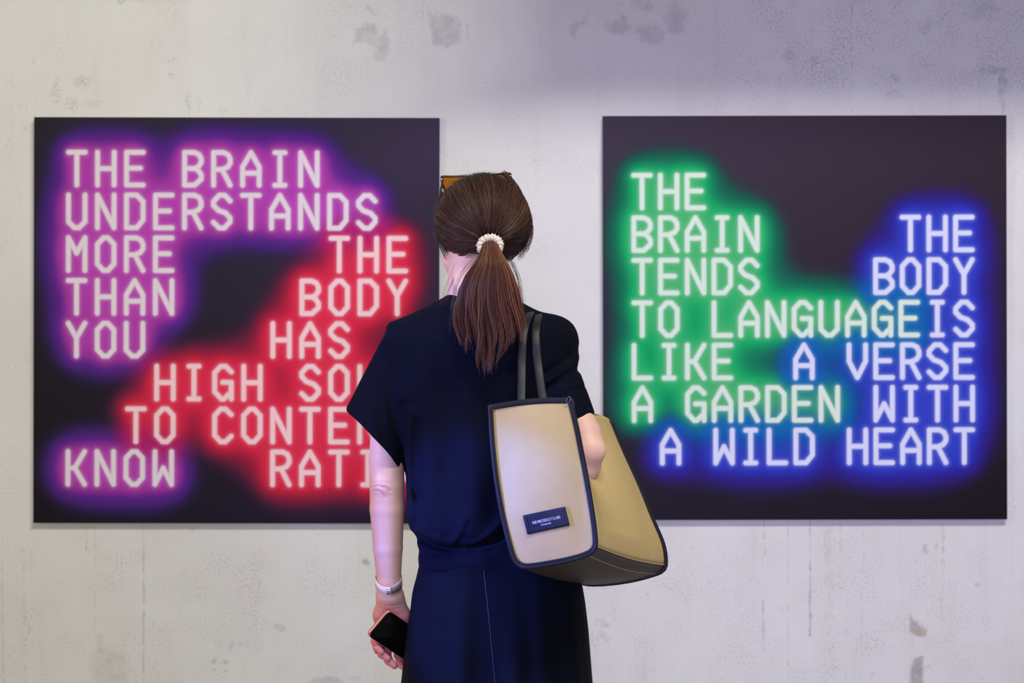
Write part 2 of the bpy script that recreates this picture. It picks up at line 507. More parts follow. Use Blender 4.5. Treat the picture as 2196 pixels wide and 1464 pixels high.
def build_wall():
    KW = (WALL_Y-CAM_Y)/F
    gx = np.concatenate([np.linspace(-7.5, (-200-1098)*KW, 14)[:-1], (np.arange(-200, 2400, 3.6)-1098)*KW, np.linspace((2400-1098)*KW, 7.5, 14)[1:]])
    gz = np.concatenate([np.linspace(0, CAM_Z-(1560-732)*KW, 6)[:-1], CAM_Z-(np.arange(1560, -100, -3.6)-732)*KW, np.linspace(CAM_Z+(100+732)*KW, 6.2, 10)[1:]])
    X, Z = np.meshgrid(gx, gz, indexing='ij')
    px = X/KW+1098; py = (CAM_Z-Z)/KW+732
    wx = px+10*(vnoise(px/18, py/18, 3)-0.5)*2; wy = py+10*(vnoise(px/18, py/18, 4)-0.5)*2
    R = np.zeros(X.shape); G = np.zeros(X.shape); B = np.zeros(X.shape)

    def blob(A, cx, cy, rx, ry, amt, hard=2.0):
        d = np.sqrt(((wx-cx)/rx)**2+((wy-cy)/ry)**2)
        np.maximum(A, amt*np.clip((1.15-d)*hard, 0, 1), out=A)

    def poly(A, pts, amt, soft=3.0):
        np.maximum(A, amt*poly_mask(wx*0.4+px*0.6, wy*0.4+py*0.6, pts, soft), out=A)

    def line(A, pts, w, amt, wob=1.5):
        for (x1, y1), (x2, y2) in zip(pts[:-1], pts[1:]):
            xx = px+wob*(vnoise(py/30, py*0+x1, 9)-0.5)*2
            d = seg_d(xx, py, x1, y1, x2, y2)
            br = 0.45+0.9*vnoise(py/22+x1, px*0+y1, 12, 3)
            np.maximum(A, amt*br*np.clip(1.3-d/w, 0, 1), out=A)

    # grey stains along the top
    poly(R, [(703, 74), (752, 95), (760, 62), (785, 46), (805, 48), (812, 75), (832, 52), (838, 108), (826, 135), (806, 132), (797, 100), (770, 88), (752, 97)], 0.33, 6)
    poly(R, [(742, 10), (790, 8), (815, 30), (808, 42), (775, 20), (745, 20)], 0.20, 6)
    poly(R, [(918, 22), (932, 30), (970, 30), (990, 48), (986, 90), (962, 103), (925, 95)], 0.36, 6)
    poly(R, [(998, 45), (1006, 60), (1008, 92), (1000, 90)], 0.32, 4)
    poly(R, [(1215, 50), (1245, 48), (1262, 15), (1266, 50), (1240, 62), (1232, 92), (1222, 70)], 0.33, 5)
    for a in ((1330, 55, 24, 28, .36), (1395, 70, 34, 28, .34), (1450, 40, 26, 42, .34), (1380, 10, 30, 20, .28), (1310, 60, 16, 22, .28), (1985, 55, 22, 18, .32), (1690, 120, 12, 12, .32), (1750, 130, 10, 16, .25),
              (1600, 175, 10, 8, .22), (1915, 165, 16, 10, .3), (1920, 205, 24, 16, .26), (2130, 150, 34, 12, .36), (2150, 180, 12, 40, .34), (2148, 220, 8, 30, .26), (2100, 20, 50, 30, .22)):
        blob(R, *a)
    # pitted marks above the left picture
    for a in ((175, 175, 24, 18, .9), (120, 195, 12, 30, .8), (150, 225, 16, 16, .8), (200, 222, 26, 8, .7), (404, 225, 6, 30, .8), (427, 222, 4, 20, .6), (365, 128, 22, 8, .7), (370, 160, 12, 10, .8), (70, 130, 5, 16, .6),
              (50, 230, 12, 8, .5), (52, 275, 14, 8, .6), (20, 310, 14, 30, .45), (265, 4, 14, 6, .9), (330, 2, 90, 4, .7), (480, 235, 18, 8, .6), (570, 85, 6, 14, .4), (20, 175, 12, 12, .5)):
        blob(B, *a)
    blob(R, 172, 172, 12, 14, .20); blob(R, 404, 222, 4, 24, .26); blob(R, 118, 200, 6, 20, .18); blob(R, 262, 3, 10, 5, .3)
    # sparse pitting everywhere on the right hand shaded part and the lower left
    zone = np.clip((px-1350)/300, 0, 1)*np.clip((230-py)/60, 0, 1)
    B[:] = np.maximum(B, 0.95*zone*np.clip(vnoise(px/45, py/45, 21)*1.8-0.4, 0, 1))
    zone = np.clip((py-1130)/80, 0, 1)
    B[:] = np.maximum(B, 0.6*zone*np.clip(vnoise(px/60, py/60, 22)*2.4-0.95, 0, 1))
    B[:] = np.maximum(B, 0.35*np.clip((90-px)/60, 0, 1)*vnoise(px/40, py/60, 23))
    B[:] = np.maximum(B, 0.5*np.clip(vnoise(px/90, py/90, 24)*2.2-1.0, 0, 1))
    # chips and stains along the bottom
    poly(R, [(582, 1345), (590, 1334), (602, 1336), (613, 1347), (604, 1357), (590, 1352)], 0.36, 3)
    poly(R, [(486, 1393), (495, 1374), (504, 1376), (506, 1392)], 0.33, 3)
    for a in ((455, 1420, 9, 8, .40), (478, 1418, 9, 8, .40), (483, 1435, 7, 6, .36), (458, 1436, 5, 4, .36), (524, 1382, 12, 10, .28), (480, 1352, 4, 16, .24), (700, 1462, 44, 12, .34), (760, 1452, 14, 6, .26),
              (786, 1202, 11, 8, .42), (688, 1144, 3, 3, .4), (1290, 1338, 20, 12, .28), (1284, 1362, 12, 14, .28), (1300, 1372, 14, 8, .26), (1384, 1275, 5, 6, .3), (1482, 1170, 8, 6, .22), (1472, 1200, 8, 6, .16),
              (1983, 1177, 8, 9, .34), (2005, 1177, 8, 8, .26), (2098, 1252, 10, 6, .34), (2170, 1225, 6, 5, .34), (1872, 1445, 6, 8, .30), (1990, 1430, 6, 8, .3), (410, 1140, 14, 8, .22), (465, 1170, 14, 6, .12), (2105, 1455, 6, 6, .2)):
        blob(R, *a)
    blob(G, 785, 1202, 13, 10, .45)
    poly(G, [(1951, 1312), (1960, 1332), (1988, 1350), (1986, 1364), (1968, 1366), (1952, 1354)], 0.78, 3)
    poly(R, [(1951, 1310), (1958, 1325), (1990, 1340), (2000, 1330), (1990, 1350), (1960, 1342)], 0.22, 5)
    poly(R, [(1953, 1428), (1962, 1408), (1978, 1408), (1982, 1440), (1978, 1475), (1950, 1475)], 0.60, 4)
    poly(G, [(1953, 1438), (1965, 1412), (1980, 1415), (1982, 1475), (1950, 1475)], 0.45, 4)
    poly(G, [(195, 1395), (205, 1350), (240, 1385), (272, 1400), (282, 1490), (188, 1490)], 0.34, 18)
    for a in ((226, 1420, 22, 60, .36), (255, 1450, 26, 40, .25), (205, 1330, 6, 40, .22), (345, 1350, 18, 8, .2), (440, 1372, 9, 6, .28), (60, 1355, 8, 30, .22), (2190, 1300, 10, 10, .2), (2175, 495, 4, 4, .1)):
        blob(G, *a, 1.0)
    # run marks
    for pts, w, amt in (([(307, 1122), (308, 1464)], 1.8, .46), ([(307, 1235), (309, 1320)], 3.2, .40), ([(202, 1125), (204, 1310)], 1.8, .32), ([(203, 1180), (204, 1300)], 3, .2), ([(258, 1125), (264, 1330)], 1.6, .24), ([(185, 1130), (185, 1178)], 2.4, .3),
                        ([(326, 1290), (329, 1342)], 1.6, .42), ([(4, 1150), (7, 1464)], 3, .34), ([(66, 1120), (66, 1250)], 2.2, .3), ([(50, 1180), (54, 1464)], 5, .18), ([(555, 1240), (556, 1262)], 2, .4), ([(1639, 1115), (1640, 1190)], 3, .36), ([(1637, 1290), (1638, 1395)], 2.6, .50),
                        ([(1637, 1190), (1637, 1300)], 1.2, .25), ([(1737, 1115), (1737, 1215)], 3.2, .42), ([(1737, 1210), (1737, 1362)], 3.4, .56), ([(1690, 1120), (1690, 1464)], 3.0, .26), ([(1852, 1115), (1848, 1360), (1843, 1464)], 1.7, .32), ([(1770, 1120), (1770, 1464)], 2.4, .26),
                        ([(1786, 1120), (1788, 1440)], 2.4, .18), ([(1930, 1130), (1930, 1262)], 2.2, .26), ([(2022, 1120), (2024, 1250)], 5, .22), ([(2105, 1180), (2100, 1250)], 2, .2), ([(1815, 1345), (1818, 1380)], 1.6, .35), ([(1826, -60), (1825, 245)], 2.0, .46),
                        ([(1741, 60), (1740, 180)], 2.0, .36), ([(318, 100), (320, 170)], 1.6, .18), ([(40, 330), (42, 500)], 2.2, .18), ([(210, 0), (240, 10)], 2, .2), ([(2110, 1246), (2200, 1250)], 1.6, .22), ([(1080, 50), (1300, 52)], 1.4, .14), ([(1240, 130), (1245, 140)], 2, .5),
                        ([(380, 1100), (505, 1150)], 0.1, .0)):
        line(R, pts, w, amt)
    line(G, [(1778, 1120), (1780, 1464)], 8, .22); line(G, [(2022, 1130), (2020, 1330)], 8, .22); line(G, [(1802, 1120), (1804, 1180)], 4, .3)
    line(G, [(2172, 260), (2170, 1100)], 10, .12)
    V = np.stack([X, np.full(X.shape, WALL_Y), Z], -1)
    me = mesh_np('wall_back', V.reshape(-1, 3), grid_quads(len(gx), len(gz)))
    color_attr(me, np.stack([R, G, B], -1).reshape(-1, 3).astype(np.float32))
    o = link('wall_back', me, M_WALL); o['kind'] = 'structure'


def box_mesh(name, lo, hi, bevel=0.0):
    import bmesh
    bm = bmesh.new(); bmesh.ops.create_cube(bm, size=1)
    for v in bm.verts:
        for i in range(3):
            v.co[i] = lo[i] if v.co[i] < 0 else hi[i]
    if bevel: bmesh.ops.bevel(bm, geom=bm.edges[:], offset=bevel, segments=2, affect='EDGES')
    me = bpy.data.meshes.new(name); bm.to_mesh(me); bm.free()
    return me


build_wall()
o = link('floor', box_mesh('floor', (-7.5, -6.5, -0.1), (7.5, WALL_Y, 0)), M_FLOOR); o['kind'] = 'structure'
# unseen block added to throw the shade along the wall's top right
o = link('shade_blocker', box_mesh('shade_blocker', (0.12, 0.40, 2.93), (7.5, 0.60, 6.2), 0.01), M_BLOCKER); o['kind'] = 'structure'

# ------------------------------------------------------------------ the two printed panels
GL = {
 'T': [[(0, 0), (1, 0)], [(.5, 0), (.5, 1)]],
 'H': [[(0, 0), (0, 1)], [(1, 0), (1, 1)], [(0, .5), (1, .5)]],
 'E': [[(1, 0), (0, 0), (0, 1), (1, 1)], [(0, .485), (.84, .485)]],
 'B': [[(0, 0), (.58, 0), (.86, .06), (1, .19), (1, .31), (.84, .43), (.62, .49), (.84, .56), (1, .68), (1, .82), (.6, 1), (0, 1), (0, 0)], [(0, .49), (.62, .49)]],
 'R': [[(0, 1), (0, 0), (.6, 0), (.88, .07), (1, .2), (1, .33), (.84, .45), (.5, .52), (0, .52)], [(.52, .52), (1, 1)]],
 'A': [[(0, 1), (0, .44), (.5, 0), (1, .44), (1, 1)], [(0, .63), (1, .63)]],
 'I': [[(.2, 0), (.8, 0)], [(.5, 0), (.5, 1)], [(.2, 1), (.8, 1)]],
 'N': [[(0, 1), (0, 0), (1, 1), (1, 0)]],
 'U': [[(0, 0), (0, .82), (.36, 1), (.64, 1), (1, .82), (1, 0)]],
 'D': [[(0, 0), (.62, 0), (1, .2), (1, .76), (.62, 1), (0, 1), (0, 0)]],
 'S': [[(1, .17), (.68, 0), (.34, 0), (0, .19), (0, .31), (.28, .46), (.72, .54), (1, .69), (1, .81), (.66, 1), (.34, 1), (0, .83)]],
 'M': [[(0, 1), (0, 0), (.5, .47), (1, 0), (1, 1)]],
 'O': [[(.36, 0), (.64, 0), (1, .2), (1, .8), (.64, 1), (.36, 1), (0, .8), (0, .2), (.36, 0)]],
 'Y': [[(0, 0), (.5, .45), (1, 0)], [(.5, .45), (.5, 1)]],
 'G': [[(1, .17), (.66, 0), (.36, 0), (0, .2), (0, .78), (.4, 1), (.56, 1), (1, .78)], [(.48, .49), (1, .49), (1, 1)]],
 'K': [[(0, 0), (0, 1)], [(0, .5), (.42, .5)], [(1, 0), (.42, .5), (1, 1)]],
 'W': [[(0, 0), (0, 1), (.5, .5), (1, 1), (1, 0)]],
 'C': [[(1, .17), (.66, 0), (.36, 0), (0, .2), (0, .8), (.36, 1), (.66, 1), (1, .83)]],
 'L': [[(0, 0), (0, 1), (1, 1)]],
 'V': [[(0, 0), (0, .5), (.5, 1), (1, .5), (1, 0)]],
}


def blur(A, s):
    n0, n1 = A.shape; p = int(3*s)+2
    B = np.pad(A, p)
    f0 = np.fft.fftfreq(B.shape[0])[:, None]; f1 = np.fft.rfftfreq(B.shape[1])[None]
    B = np.fft.irfft2(np.fft.rfft2(B)*np.exp(-2*(np.pi*s)**2*(f0**2+f1**2)), B.shape)
    return B[p:p+n0, p:p+n1]


def ramp_col(t, stops):
    ts = [s[0] for s in stops]; cs = np.array([s[1] for s in stops], float)
    return np.stack([np.interp(t, ts, cs[:, k]) for k in range(3)], -1)


def panel(name, label, corner, size, rot, blocks, base_cols, glow, letter_cols, illum, blend):
    """corner/size in photo pixels at the panel plane; blocks = (text, x, y, adv, colour group)"""
    YP = WALL_Y-0.018
    k = (YP-CAM_Y)/F; N = 590; st = size/(N-1)
    gx = corner[0]+np.arange(N)*st; gy = corner[1]+np.arange(N)*st
    PX, PY = np.meshgrid(gx, gy, indexing='ij')
    D = np.full((N, N), 60.0); groups = [np.full((N, N), 60.0) for _ in glow]
    for text, x0, y0, adv, g in blocks:
        for i, ch in enumerate(text):
            if ch == ' ': continue
            ox = x0+i*adv+6; oy = y0+6
            a0 = max(int((ox-26-corner[0])/st), 0); a1 = min(int((ox+62-corner[0])/st)+2, N)
            b0 = max(int((oy-26-corner[1])/st), 0); b1 = min(int((oy+96-corner[1])/st)+2, N)
            X = PX[a0:a1, b0:b1]; Y = PY[a0:a1, b0:b1]; d = np.full(X.shape, 60.0)
            for s in GL[ch]:
                for (x1, y1), (x2, y2) in zip(s[:-1], s[1:]):
                    dd = seg_d(X, Y, ox+x1*35.5, oy+y1*70, ox+x2*35.5, oy+y2*70)
                    d = np.minimum(d, dd)
            D[a0:a1, b0:b1] = np.minimum(D[a0:a1, b0:b1], d)
            groups[g][a0:a1, b0:b1] = np.minimum(groups[g][a0:a1, b0:b1], d)
    bgc = base_cols(PX, PY)
    col = bgc.copy(); wsum = np.zeros((N, N)); acc = np.zeros((N, N, 3)); letc = np.zeros((N, N, 3)); cover = np.zeros((N, N))
    ts = []
    for g, d in enumerate(groups):
        m = np.clip(6.8-d, 0, 1)
        wide = (0.5*blur(m, 17/st)+0.5*blur(m, 46/st))/0.30; near = blur(m, 7/st)
        t = 1.16*(1-np.exp(-2.1*np.maximum(wide*glow[g][0]+near*0.12, 0)))
        ts.append(t)
        acc += ramp_col(t, glow[g][1])*(t[..., None]**1.5+1e-4); wsum += t**1.5+1e-4
        cover = np.maximum(cover, np.clip((t-0.035)/0.30, 0, 1))
        letc += np.array(letter_cols[g])*(np.maximum(near, 1e-5)**2)[..., None]
        groups[g] = np.maximum(near, 1e-5)**2
    acc /= wsum[..., None]; letc /= sum(groups)[..., None]
    both = np.clip(np.minimum(ts[0], ts[1])*2.4-0.35, 0, 1)[..., None]*0.75
    acc = acc*(1-both)+np.array(blend)*both
    cover = cover*cover*(3-2*cover)
    lc = lin(col)*(1-cover[..., None])+lin(acc)*cover[..., None]
    halo = np.clip(1-(D-6)/9, 0, 1)**1.7
    hl = lin(np.clip(acc*0.55+letc*0.52, 0, 255))
    lc = lc*(1-0.32*halo[..., None])+hl*0.32*halo[..., None]
    edge = np.clip((7.0-D)/2.8, 0, 1); edge = edge*edge*(3-2*edge)
    inner = np.clip((6-D)/5, 0, 1)[..., None]
    ll = lin(letc)*(0.86+0.14*inner)
    lc = lc*(1-edge[..., None])+ll*edge[..., None]
    lc = np.clip((lc-0.004)/illum, 0.002, 0.92)
    # geometry in local frame, origin at centre of the panel
    c = np.array([(corner[0]+size/2-1098)*k, YP, CAM_Z-(corner[1]+size/2-732)*k])
    LX = (PX-1098)*k-c[0]; LZ = CAM_Z-(PY-732)*k-c[2]
    root = bpy.data.objects.new(name, None); COL.objects.link(root)
    root.location = c; root.rotation_euler = (0, math.radians(rot), 0); root['label'] = label; root['category'] = 'picture'
    set_parentable(root)
    me = mesh_np('print', np.stack([LX, np.full(LX.shape, -0.0006), LZ], -1).reshape(-1, 3), grid_quads(N, N)[:, ::-1])
    color_attr(me, lc.reshape(-1, 3).astype(np.float32)); link('print', me, M_PRINT, root)
    h = size*k/2+0.0008
    link('board', box_mesh('board', (-h, 0.0, -h), (h, 0.010, h), 0.0012), M_EDGE, root)
    for sx in (-0.55, 0.55):
        link('wall_mount', box_mesh('wall_mount', (sx*h-0.04, 0.010, h*0.55-0.02), (sx*h+0.04, 0.018, h*0.55+0.02)), M_EDGE, root)
    return root


def bg_left(X, Y):  # ground of the print, light fall-off painted in: darker left and bottom
    u = np.clip((X-72)/870, 0, 1)[..., None]; v = np.clip((Y-251)/870, 0, 1)[..., None]
    return (1-v)*((1-u)*np.array([38, 34, 44.])+u*np.array([58, 48, 70.]))+v*((1-u)*np.array([26, 21, 28.])+u*np.array([36, 30, 52.]))


def bg_right(X, Y):  # fall of light painted into the print's ground, darker towards the bottom
    u = np.clip((X-1293)/867, 0, 1)[..., None]; v = np.clip((Y-248)/867, 0, 1)[..., None]
    return (1-v)*((1-u)*np.array([62, 52, 68.])+u*np.array([50, 38, 50.]))+v*((1-u)*np.array([32, 28, 38.])+u*np.array([28, 22, 28.]))


PUR = (0.95, [(0, (40, 34, 62)), (.25, (62, 34, 110)), (.5, (92, 36, 134)), (.8, (150, 52, 152)), (1.1, (176, 66, 172))])
RED = (0.95, [(0, (48, 30, 50)), (.25, (92, 30, 56)), (.5, (150, 30, 58)), (.8, (200, 36, 66)), (1.1, (214, 48, 78))])
GRN = (0.95, [(0, (34, 42, 52)), (.25, (20, 78, 66)), (.5, (6, 112, 80)), (.8, (18, 158, 92)), (1.1, (76, 172, 106))])
BLU = (0.95, [(0, (40, 30, 62)), (.25, (44, 28, 104)), (.5, (42, 36, 140)), (.8, (44, 54, 172)), (1.1, (50, 66, 182))])
A_L = 62.2
rowL = lambda i: 321+91.65*i
XL, XR = 140.5, 828
left_blocks = [('THE BRAIN', XL, rowL(0), A_L, 0), ('UNDERSTANDS', XL, rowL(1), A_L, 0), ('MORE', XL, rowL(2), A_L, 0), ('THAN', XL, rowL(3), A_L, 0), ('YOU', XL, rowL(4), A_L, 0), ('KNOW', XL, rowL(7), A_L, 0),
               ('THE', XR-2*A_L, rowL(2), A_L, 1), ('BODY', XR-3*A_L, rowL(3), A_L, 1), ('HAS ', XR-4*A_L, rowL(4), A_L, 1), ('HIGH SOUL', XR-8*A_L, rowL(5), A_L, 1),
               ('TO CONTENT', XR-9*A_L, rowL(6), A_L, 1), ('RATIO', XR-4*A_L, rowL(7), A_L, 1)]
A_R = 57.25
rowR = lambda i: 369+91.15*i
YL, YR = 1353.5, 2043.5
right_blocks = [('THE', YL, rowR(0), A_R, 0), ('BRAIN', YL, rowR(1), A_R, 0), ('TENDS', YL, rowR(2), A_R, 0), ('TO LANGUAGE', YL, rowR(3), A_R, 0), ('LIKE', YL, rowR(4), A_R, 0), ('A GARDEN', YL, rowR(5), A_R, 0),
                ('THE', YR-2*A_R, rowR(1), A_R, 1), ('BODY', YR-3*A_R, rowR(2), A_R, 1), ('IS', YR-A_R, rowR(3), A_R, 1), ('A VERSE', YR-6*A_R, rowR(4), A_R, 1), ('WITH', YR-3*A_R, rowR(5), A_R, 1),
                ('A WILD HEART', YR-11*A_R, rowR(6), A_R, 1)]
ILL = 0.97
panel('wall_picture', 'dark square picture with purple and red glowing words beside the ponytailed visitor', (72.5, 252), 869.5, 0.12, left_blocks, bg_left, [PUR, RED],
      [(220, 206, 218), (236, 198, 204)], ILL, (172, 28, 104.))
panel('wall_picture', 'dark square picture with green and blue glowing words behind the tan tote', (1293, 248), 866, -0.12, right_blocks, bg_right, [GRN, BLU],
      [(206, 222, 208), (206, 208, 234)], ILL, (4, 92, 170.))

# ------------------------------------------------------------------ the visitor, seen from behind
person = thing('person', 'person seen from behind in a navy short-sleeved top and navy skirt, brown ponytail', 'person', (-0.05, 0.0, 0.0))
yaw = math.radians(22)                      # head turned a little to the left
HC = np.array([-0.0585, 0.012, 1.572])
RZ = np.array([[math.cos(yaw), math.sin(yaw), 0], [-math.sin(yaw), math.cos(yaw), 0], [0, 0, 1]])   # world -> head frame


def hw(x, y, z):                             # head frame -> world
    return HC+RZ.T@np.array([x, y, z])


# --- body: one continuous surface
bf = Field((-0.36, -0.22, -0.01), (0.27, 0.30, 1.70), 0.0027)
# head
bf.ell(hw(0, -0.005, 0.012), (0.076, 0.094, 0.090), 0.01, RZ)
bf.ell(hw(0, 0.030, -0.050), (0.058, 0.062, 0.070), 0.03, RZ)
bf.ell(hw(0, 0.062, -0.098), (0.026, 0.024, 0.020), 0.03, RZ)
bf.cone(hw(0, 0.092, 0.004), hw(0, 0.104, -0.038), 0.007, 0.0115, 0.012)       # nose
bf.ell(hw(0, 0.088, -0.070), (0.024, 0.009, 0.009), 0.008, RZ)                   # lips
for s in (-1, 1):
    bf.ell(hw(s*0.031, 0.090, 0.004), (0.014, 0.010, 0.010), 0.006, RZ, 'c')     # eye sockets
    bf.ell(hw(s*0.046, 0.062, -0.030), (0.020, 0.020, 0.018), 0.02, RZ)          # cheekbones
    bf.ell(hw(s*0.032, 0.086, 0.022), (0.022, 0.009, 0.006), 0.010, RZ)          # brow
    bf.ell(hw(s*0.078, 0.000, -0.012), (0.009, 0.017, 0.030), 0.005, RZ)         # ears
    bf.ell(hw(s*0.086, 0.004, -0.008), (0.005, 0.009, 0.016), 0.004, RZ, 'c')
# the left jaw and cheek that show past the hair
bf.cone(W(978, 556, 0.045), W(996, 600, 0.070), 0.0290, 0.0270, 0.02)
bf.chain([W(1024, 545, 0.0), W(1020, 600, -0.005), W(1020, 655, -0.01)], [0.056, 0.053, 0.060], 0.02)
# torso, hips, legs (under the clothes)
bf.chain([W(1022, 660, 0.0), W(1024, 760, 0.0), W(1030, 900, 0.0), W(1040, 1050, 0.0), W(1055, 1180, 0.0), W(1062, 1290, 0.0)], [0.050, 0.080, 0.082, 0.078, 0.078, 0.080], 0.02)
bf.cone(W(895, 738, 0.0), W(1165, 735, 0.0), 0.040, 0.040, 0.04)
for px in (1010, 1118):
    k0 = W(px, 1290, 0.0)
    bf.chain([k0, (k0[0], 0.0, 0.48), (k0[0], -0.01, 0.10)], [0.068, 0.050, 0.034], 0.02)
    bf.cone((k0[0], -0.02, 0.045), (k0[0], 0.13, 0.028), 0.030, 0.024, 0.03)
# left arm
LA = [W(868, 748, 0.0), W(834, 900, 0.0), W(829, 985, 0.0), W(830, 1040, 0.0), W(830, 1090, 0.004), W(832, 1175, 0.008), W(834, 1245, 0.012), W(835, 1272, 0.016)]
bf.chain(LA, [0.043, 0.0365, 0.0360, 0.0358, 0.0355, 0.0305, 0.0248, 0.0245], 0.003)
bf.ell(W(823, 1040, -0.022), (0.014, 0.014, 0.018), 0.012)          # point of the elbow
bf.ell(W(812, 1046, -0.012), (0.012, 0.012, 0.010), 0.010)
# left hand: palm turned back, holding the phone from behind
PALM_UNUSED = W(836, 1280, 0.020); PALM1 = W(842, 1348, 0.050)
bf.chain([W(828, 1276, 0.018), W(820, 1318, 0.036), W(819, 1350, 0.046)], [0.0185, 0.0170, 0.0135], 0.014)
bf.chain([W(840, 1276, 0.020), W(841, 1325, 0.044), W(843, 1368, 0.064)], [0.0190, 0.0180, 0.0140], 0.014)
bf.chain([W(846, 1282, 0.022), W(857, 1322, 0.042), W(860, 1360, 0.066)], [0.0180, 0.0175, 0.0140], 0.014)
# thumb leaves the side of the palm and lies along the phone's upper edge
bf.chain([W(850, 1290, 0.024), W(864, 1318, 0.034), W(875, 1342, 0.046), W(886, 1362, 0.056), W(892, 1384, 0.060)], [0.0165, 0.0150, 0.0120, 0.0100, 0.0080], 0.008)
# little, ring, middle and index finger
FING = [
    ([W(812, 1352, 0.040), W(804, 1374, 0.030), W(808, 1388, 0.018), W(818, 1398, 0.014)], [0.0095, 0.0085, 0.0080, 0.0066]),
    ([W(824, 1358, 0.050), W(813, 1386, 0.044), W(818, 1402, 0.030), W(832, 1412, 0.025)], [0.0105, 0.0092, 0.0085, 0.0070]),
    ([W(840, 1370, 0.064), W(829, 1398, 0.060), W(833, 1416, 0.044), W(846, 1427, 0.039)], [0.0108, 0.0095, 0.0088, 0.0074]),
    ([W(858, 1374, 0.070), W(854, 1404, 0.080), W(860, 1424, 0.080), W(870, 1434, 0.072)], [0.0105, 0.0092, 0.0084, 0.0070]),
]
for pts, rs in FING:
    bf.chain(pts, rs, 0.0035)
# right arm: elbow bent back, forearm running forward over the bag to the chest
bf.chain([W(1178, 745, 0.0), W(1222, 860, -0.06), W(1254, 930, -0.105), W(1262, 963, -0.12)], [0.034, 0.0325, 0.0325, 0.0330], 0.004)
bf.ell(W(1266, 968, -0.130), (0.0285, 0.022, 0.025), 0.012)
bf.chain([W(1250, 996, -0.105), W(1240, 985, -0.03), W(1210, 900, 0.10), W(1185, 850, 0.165)], [0.0370, 0.036, 0.030, 0.024], 0.014)
bf.chain([W(1185, 850, 0.165), W(1165, 822, 0.195), W(1150, 790, 0.205)], [0.022, 0.026, 0.020], 0.01)
for i in range(4):
    b = W(1138+i*9, 785+i*9, 0.205); m1 = W(1128+i*9, 758+i*9, 0.215); m2 = W(1132+i*8, 740+i*9, 0.195); e = W(1142+i*8, 752+i*9, 0.178)
    bf.chain([b, m1, m2, e], [0.0098, 0.0090, 0.0082, 0.0070], 0.0035)
bf.chain([W(1168, 818, 0.185), W(1158, 795, 0.172), W(1146, 778, 0.165)], [0.012, 0.0100, 0.0080], 0.006)
V, Q = bf.mesh()
# creases of the elbow, pressed into the surface
def crease(V, pts, w, depth, ymax=0.02):
    d = np.full(len(V), 1.0)
    for a, b in zip(pts[:-1], pts[1:]):
        a = W(*a); b = W(*b)
        d = np.minimum(d, seg_d(V[:, 0], V[:, 2], a[0], a[2], b[0], b[2]))
    m = np.exp(-(d/w)**2)*(V[:, 1] < ymax)
    V[:, 1] += depth*m
    return m
cm = crease(V, [(797, 1042), (812, 1038), (830, 1041), (840, 1049)], 0.0017, 0.0026)
cm2 = crease(V, [(803, 1048), (815, 1049), (825, 1056), (828, 1064)], 0.0016, 0.0022)
cm3 = crease(V, [(800, 1033), (826, 1029), (846, 1033)], 0.0022, 0.0008)
crease(V, [(806, 1296), (835, 1300), (864, 1296)], 0.0018, 0.0014, 0.06)
crease(V, [(806, 1303), (835, 1308), (864, 1303)], 0.0018, 0.0010, 0.06)
red = np.clip(0.55*(cm+cm2)+0.3*cm3, 0, 1)
hand = np.clip((0.80-V[:, 2])/0.05, 0, 1)*(V[:, 0] < -0.20)*0.85  # magenta light on the hand, painted in as redder skin
red = np.maximum(red, hand)
ear = np.exp(-(np.linalg.norm(V-hw(-0.082, 0.0, -0.02), axis=1)/0.03)**2)*0.5  # red light at the ear, put into the skin colour
red = np.maximum(red, ear)
me = mesh_np('body', V, Q); color_attr(me, np.stack([red]*3, -1)); body = link('body', me, M_SKIN, person)
for s in (-1, 1):
    import bmesh
    bm = bmesh.new(); bmesh.ops.create_uvsphere(bm, u_segments=16, v_segments=10, radius=0.0115)
    em = bpy.data.meshes.new('eye'); bm.to_mesh(em); bm.free()
    for p in em.polygons: p.use_smooth = True
    e = link('eye', em, M_EYE, person); e.location = hw(s*0.031, 0.077, 0.004)

# --- shirt
def stack(rows):
    """rows: (py, left px, right px, centre y, half depth) -> solid of superelliptic sections"""
    rows = sorted(rows, key=lambda r: -r[0])
    z = np.array([W(0, r[0])[2] for r in rows]); xl = np.array([W(r[1], 0)[0] for r in rows]); xr = np.array([W(r[2], 0)[0] for r in rows])
    cy = np.array([r[3] for r in rows]); hy = np.array([r[4] for r in rows])
    zz = np.linspace(z[0], z[-1], 240)
    def sm(a):
        b = np.interp(zz, z, a); kern = np.hanning(13); kern /= kern.sum()
        return np.convolve(np.pad(b, 6, mode='edge'), kern, 'valid')
    XL_, XR_, CY, HY = sm(xl), sm(xr), sm(cy), sm(hy)
    def get(Z):
        return [np.interp(Z, zz, a) for a in (XL_, XR_, CY, HY)]
    return z[0], z[-1], get


SH = [(1212, 897, 1226, 0.0, 0.108), (1196, 896, 1226, 0.0, 0.110), (1170, 896, 1224, 0.0, 0.110), (1152, 891, 1222, 0.0, 0.114), (1140, 880, 1220, 0.0, 0.122), (1122, 874, 1216, 0.0, 0.126), (1090, 874, 1212, 0.0, 0.124), (1040, 871, 1206, 0.0, 0.120),
      (1000, 869, 1202, 0.0, 0.119), (940, 864, 1200, 0.0, 0.120), (860, 858, 1202, 0.0, 0.124), (780, 850, 1206, 0.0, 0.122), (730, 846, 1208, 0.0, 0.112), (706, 846, 1208, 0.0, 0.098), (690, 856, 1200, 0.0, 0.086), (676, 876, 1176, 0.0, 0.074),
      (660, 908, 1140, 0.0, 0.068), (645, 938, 1114, 0.0, 0.064), (632, 962, 1090, 0.0, 0.062), (622, 972, 1078, 0.0, 0.060)]
zb, zt, get = stack(SH)
sf = Field((-0.36, -0.19, 0.84), (0.22, 0.17, 1.47), 0.0026)
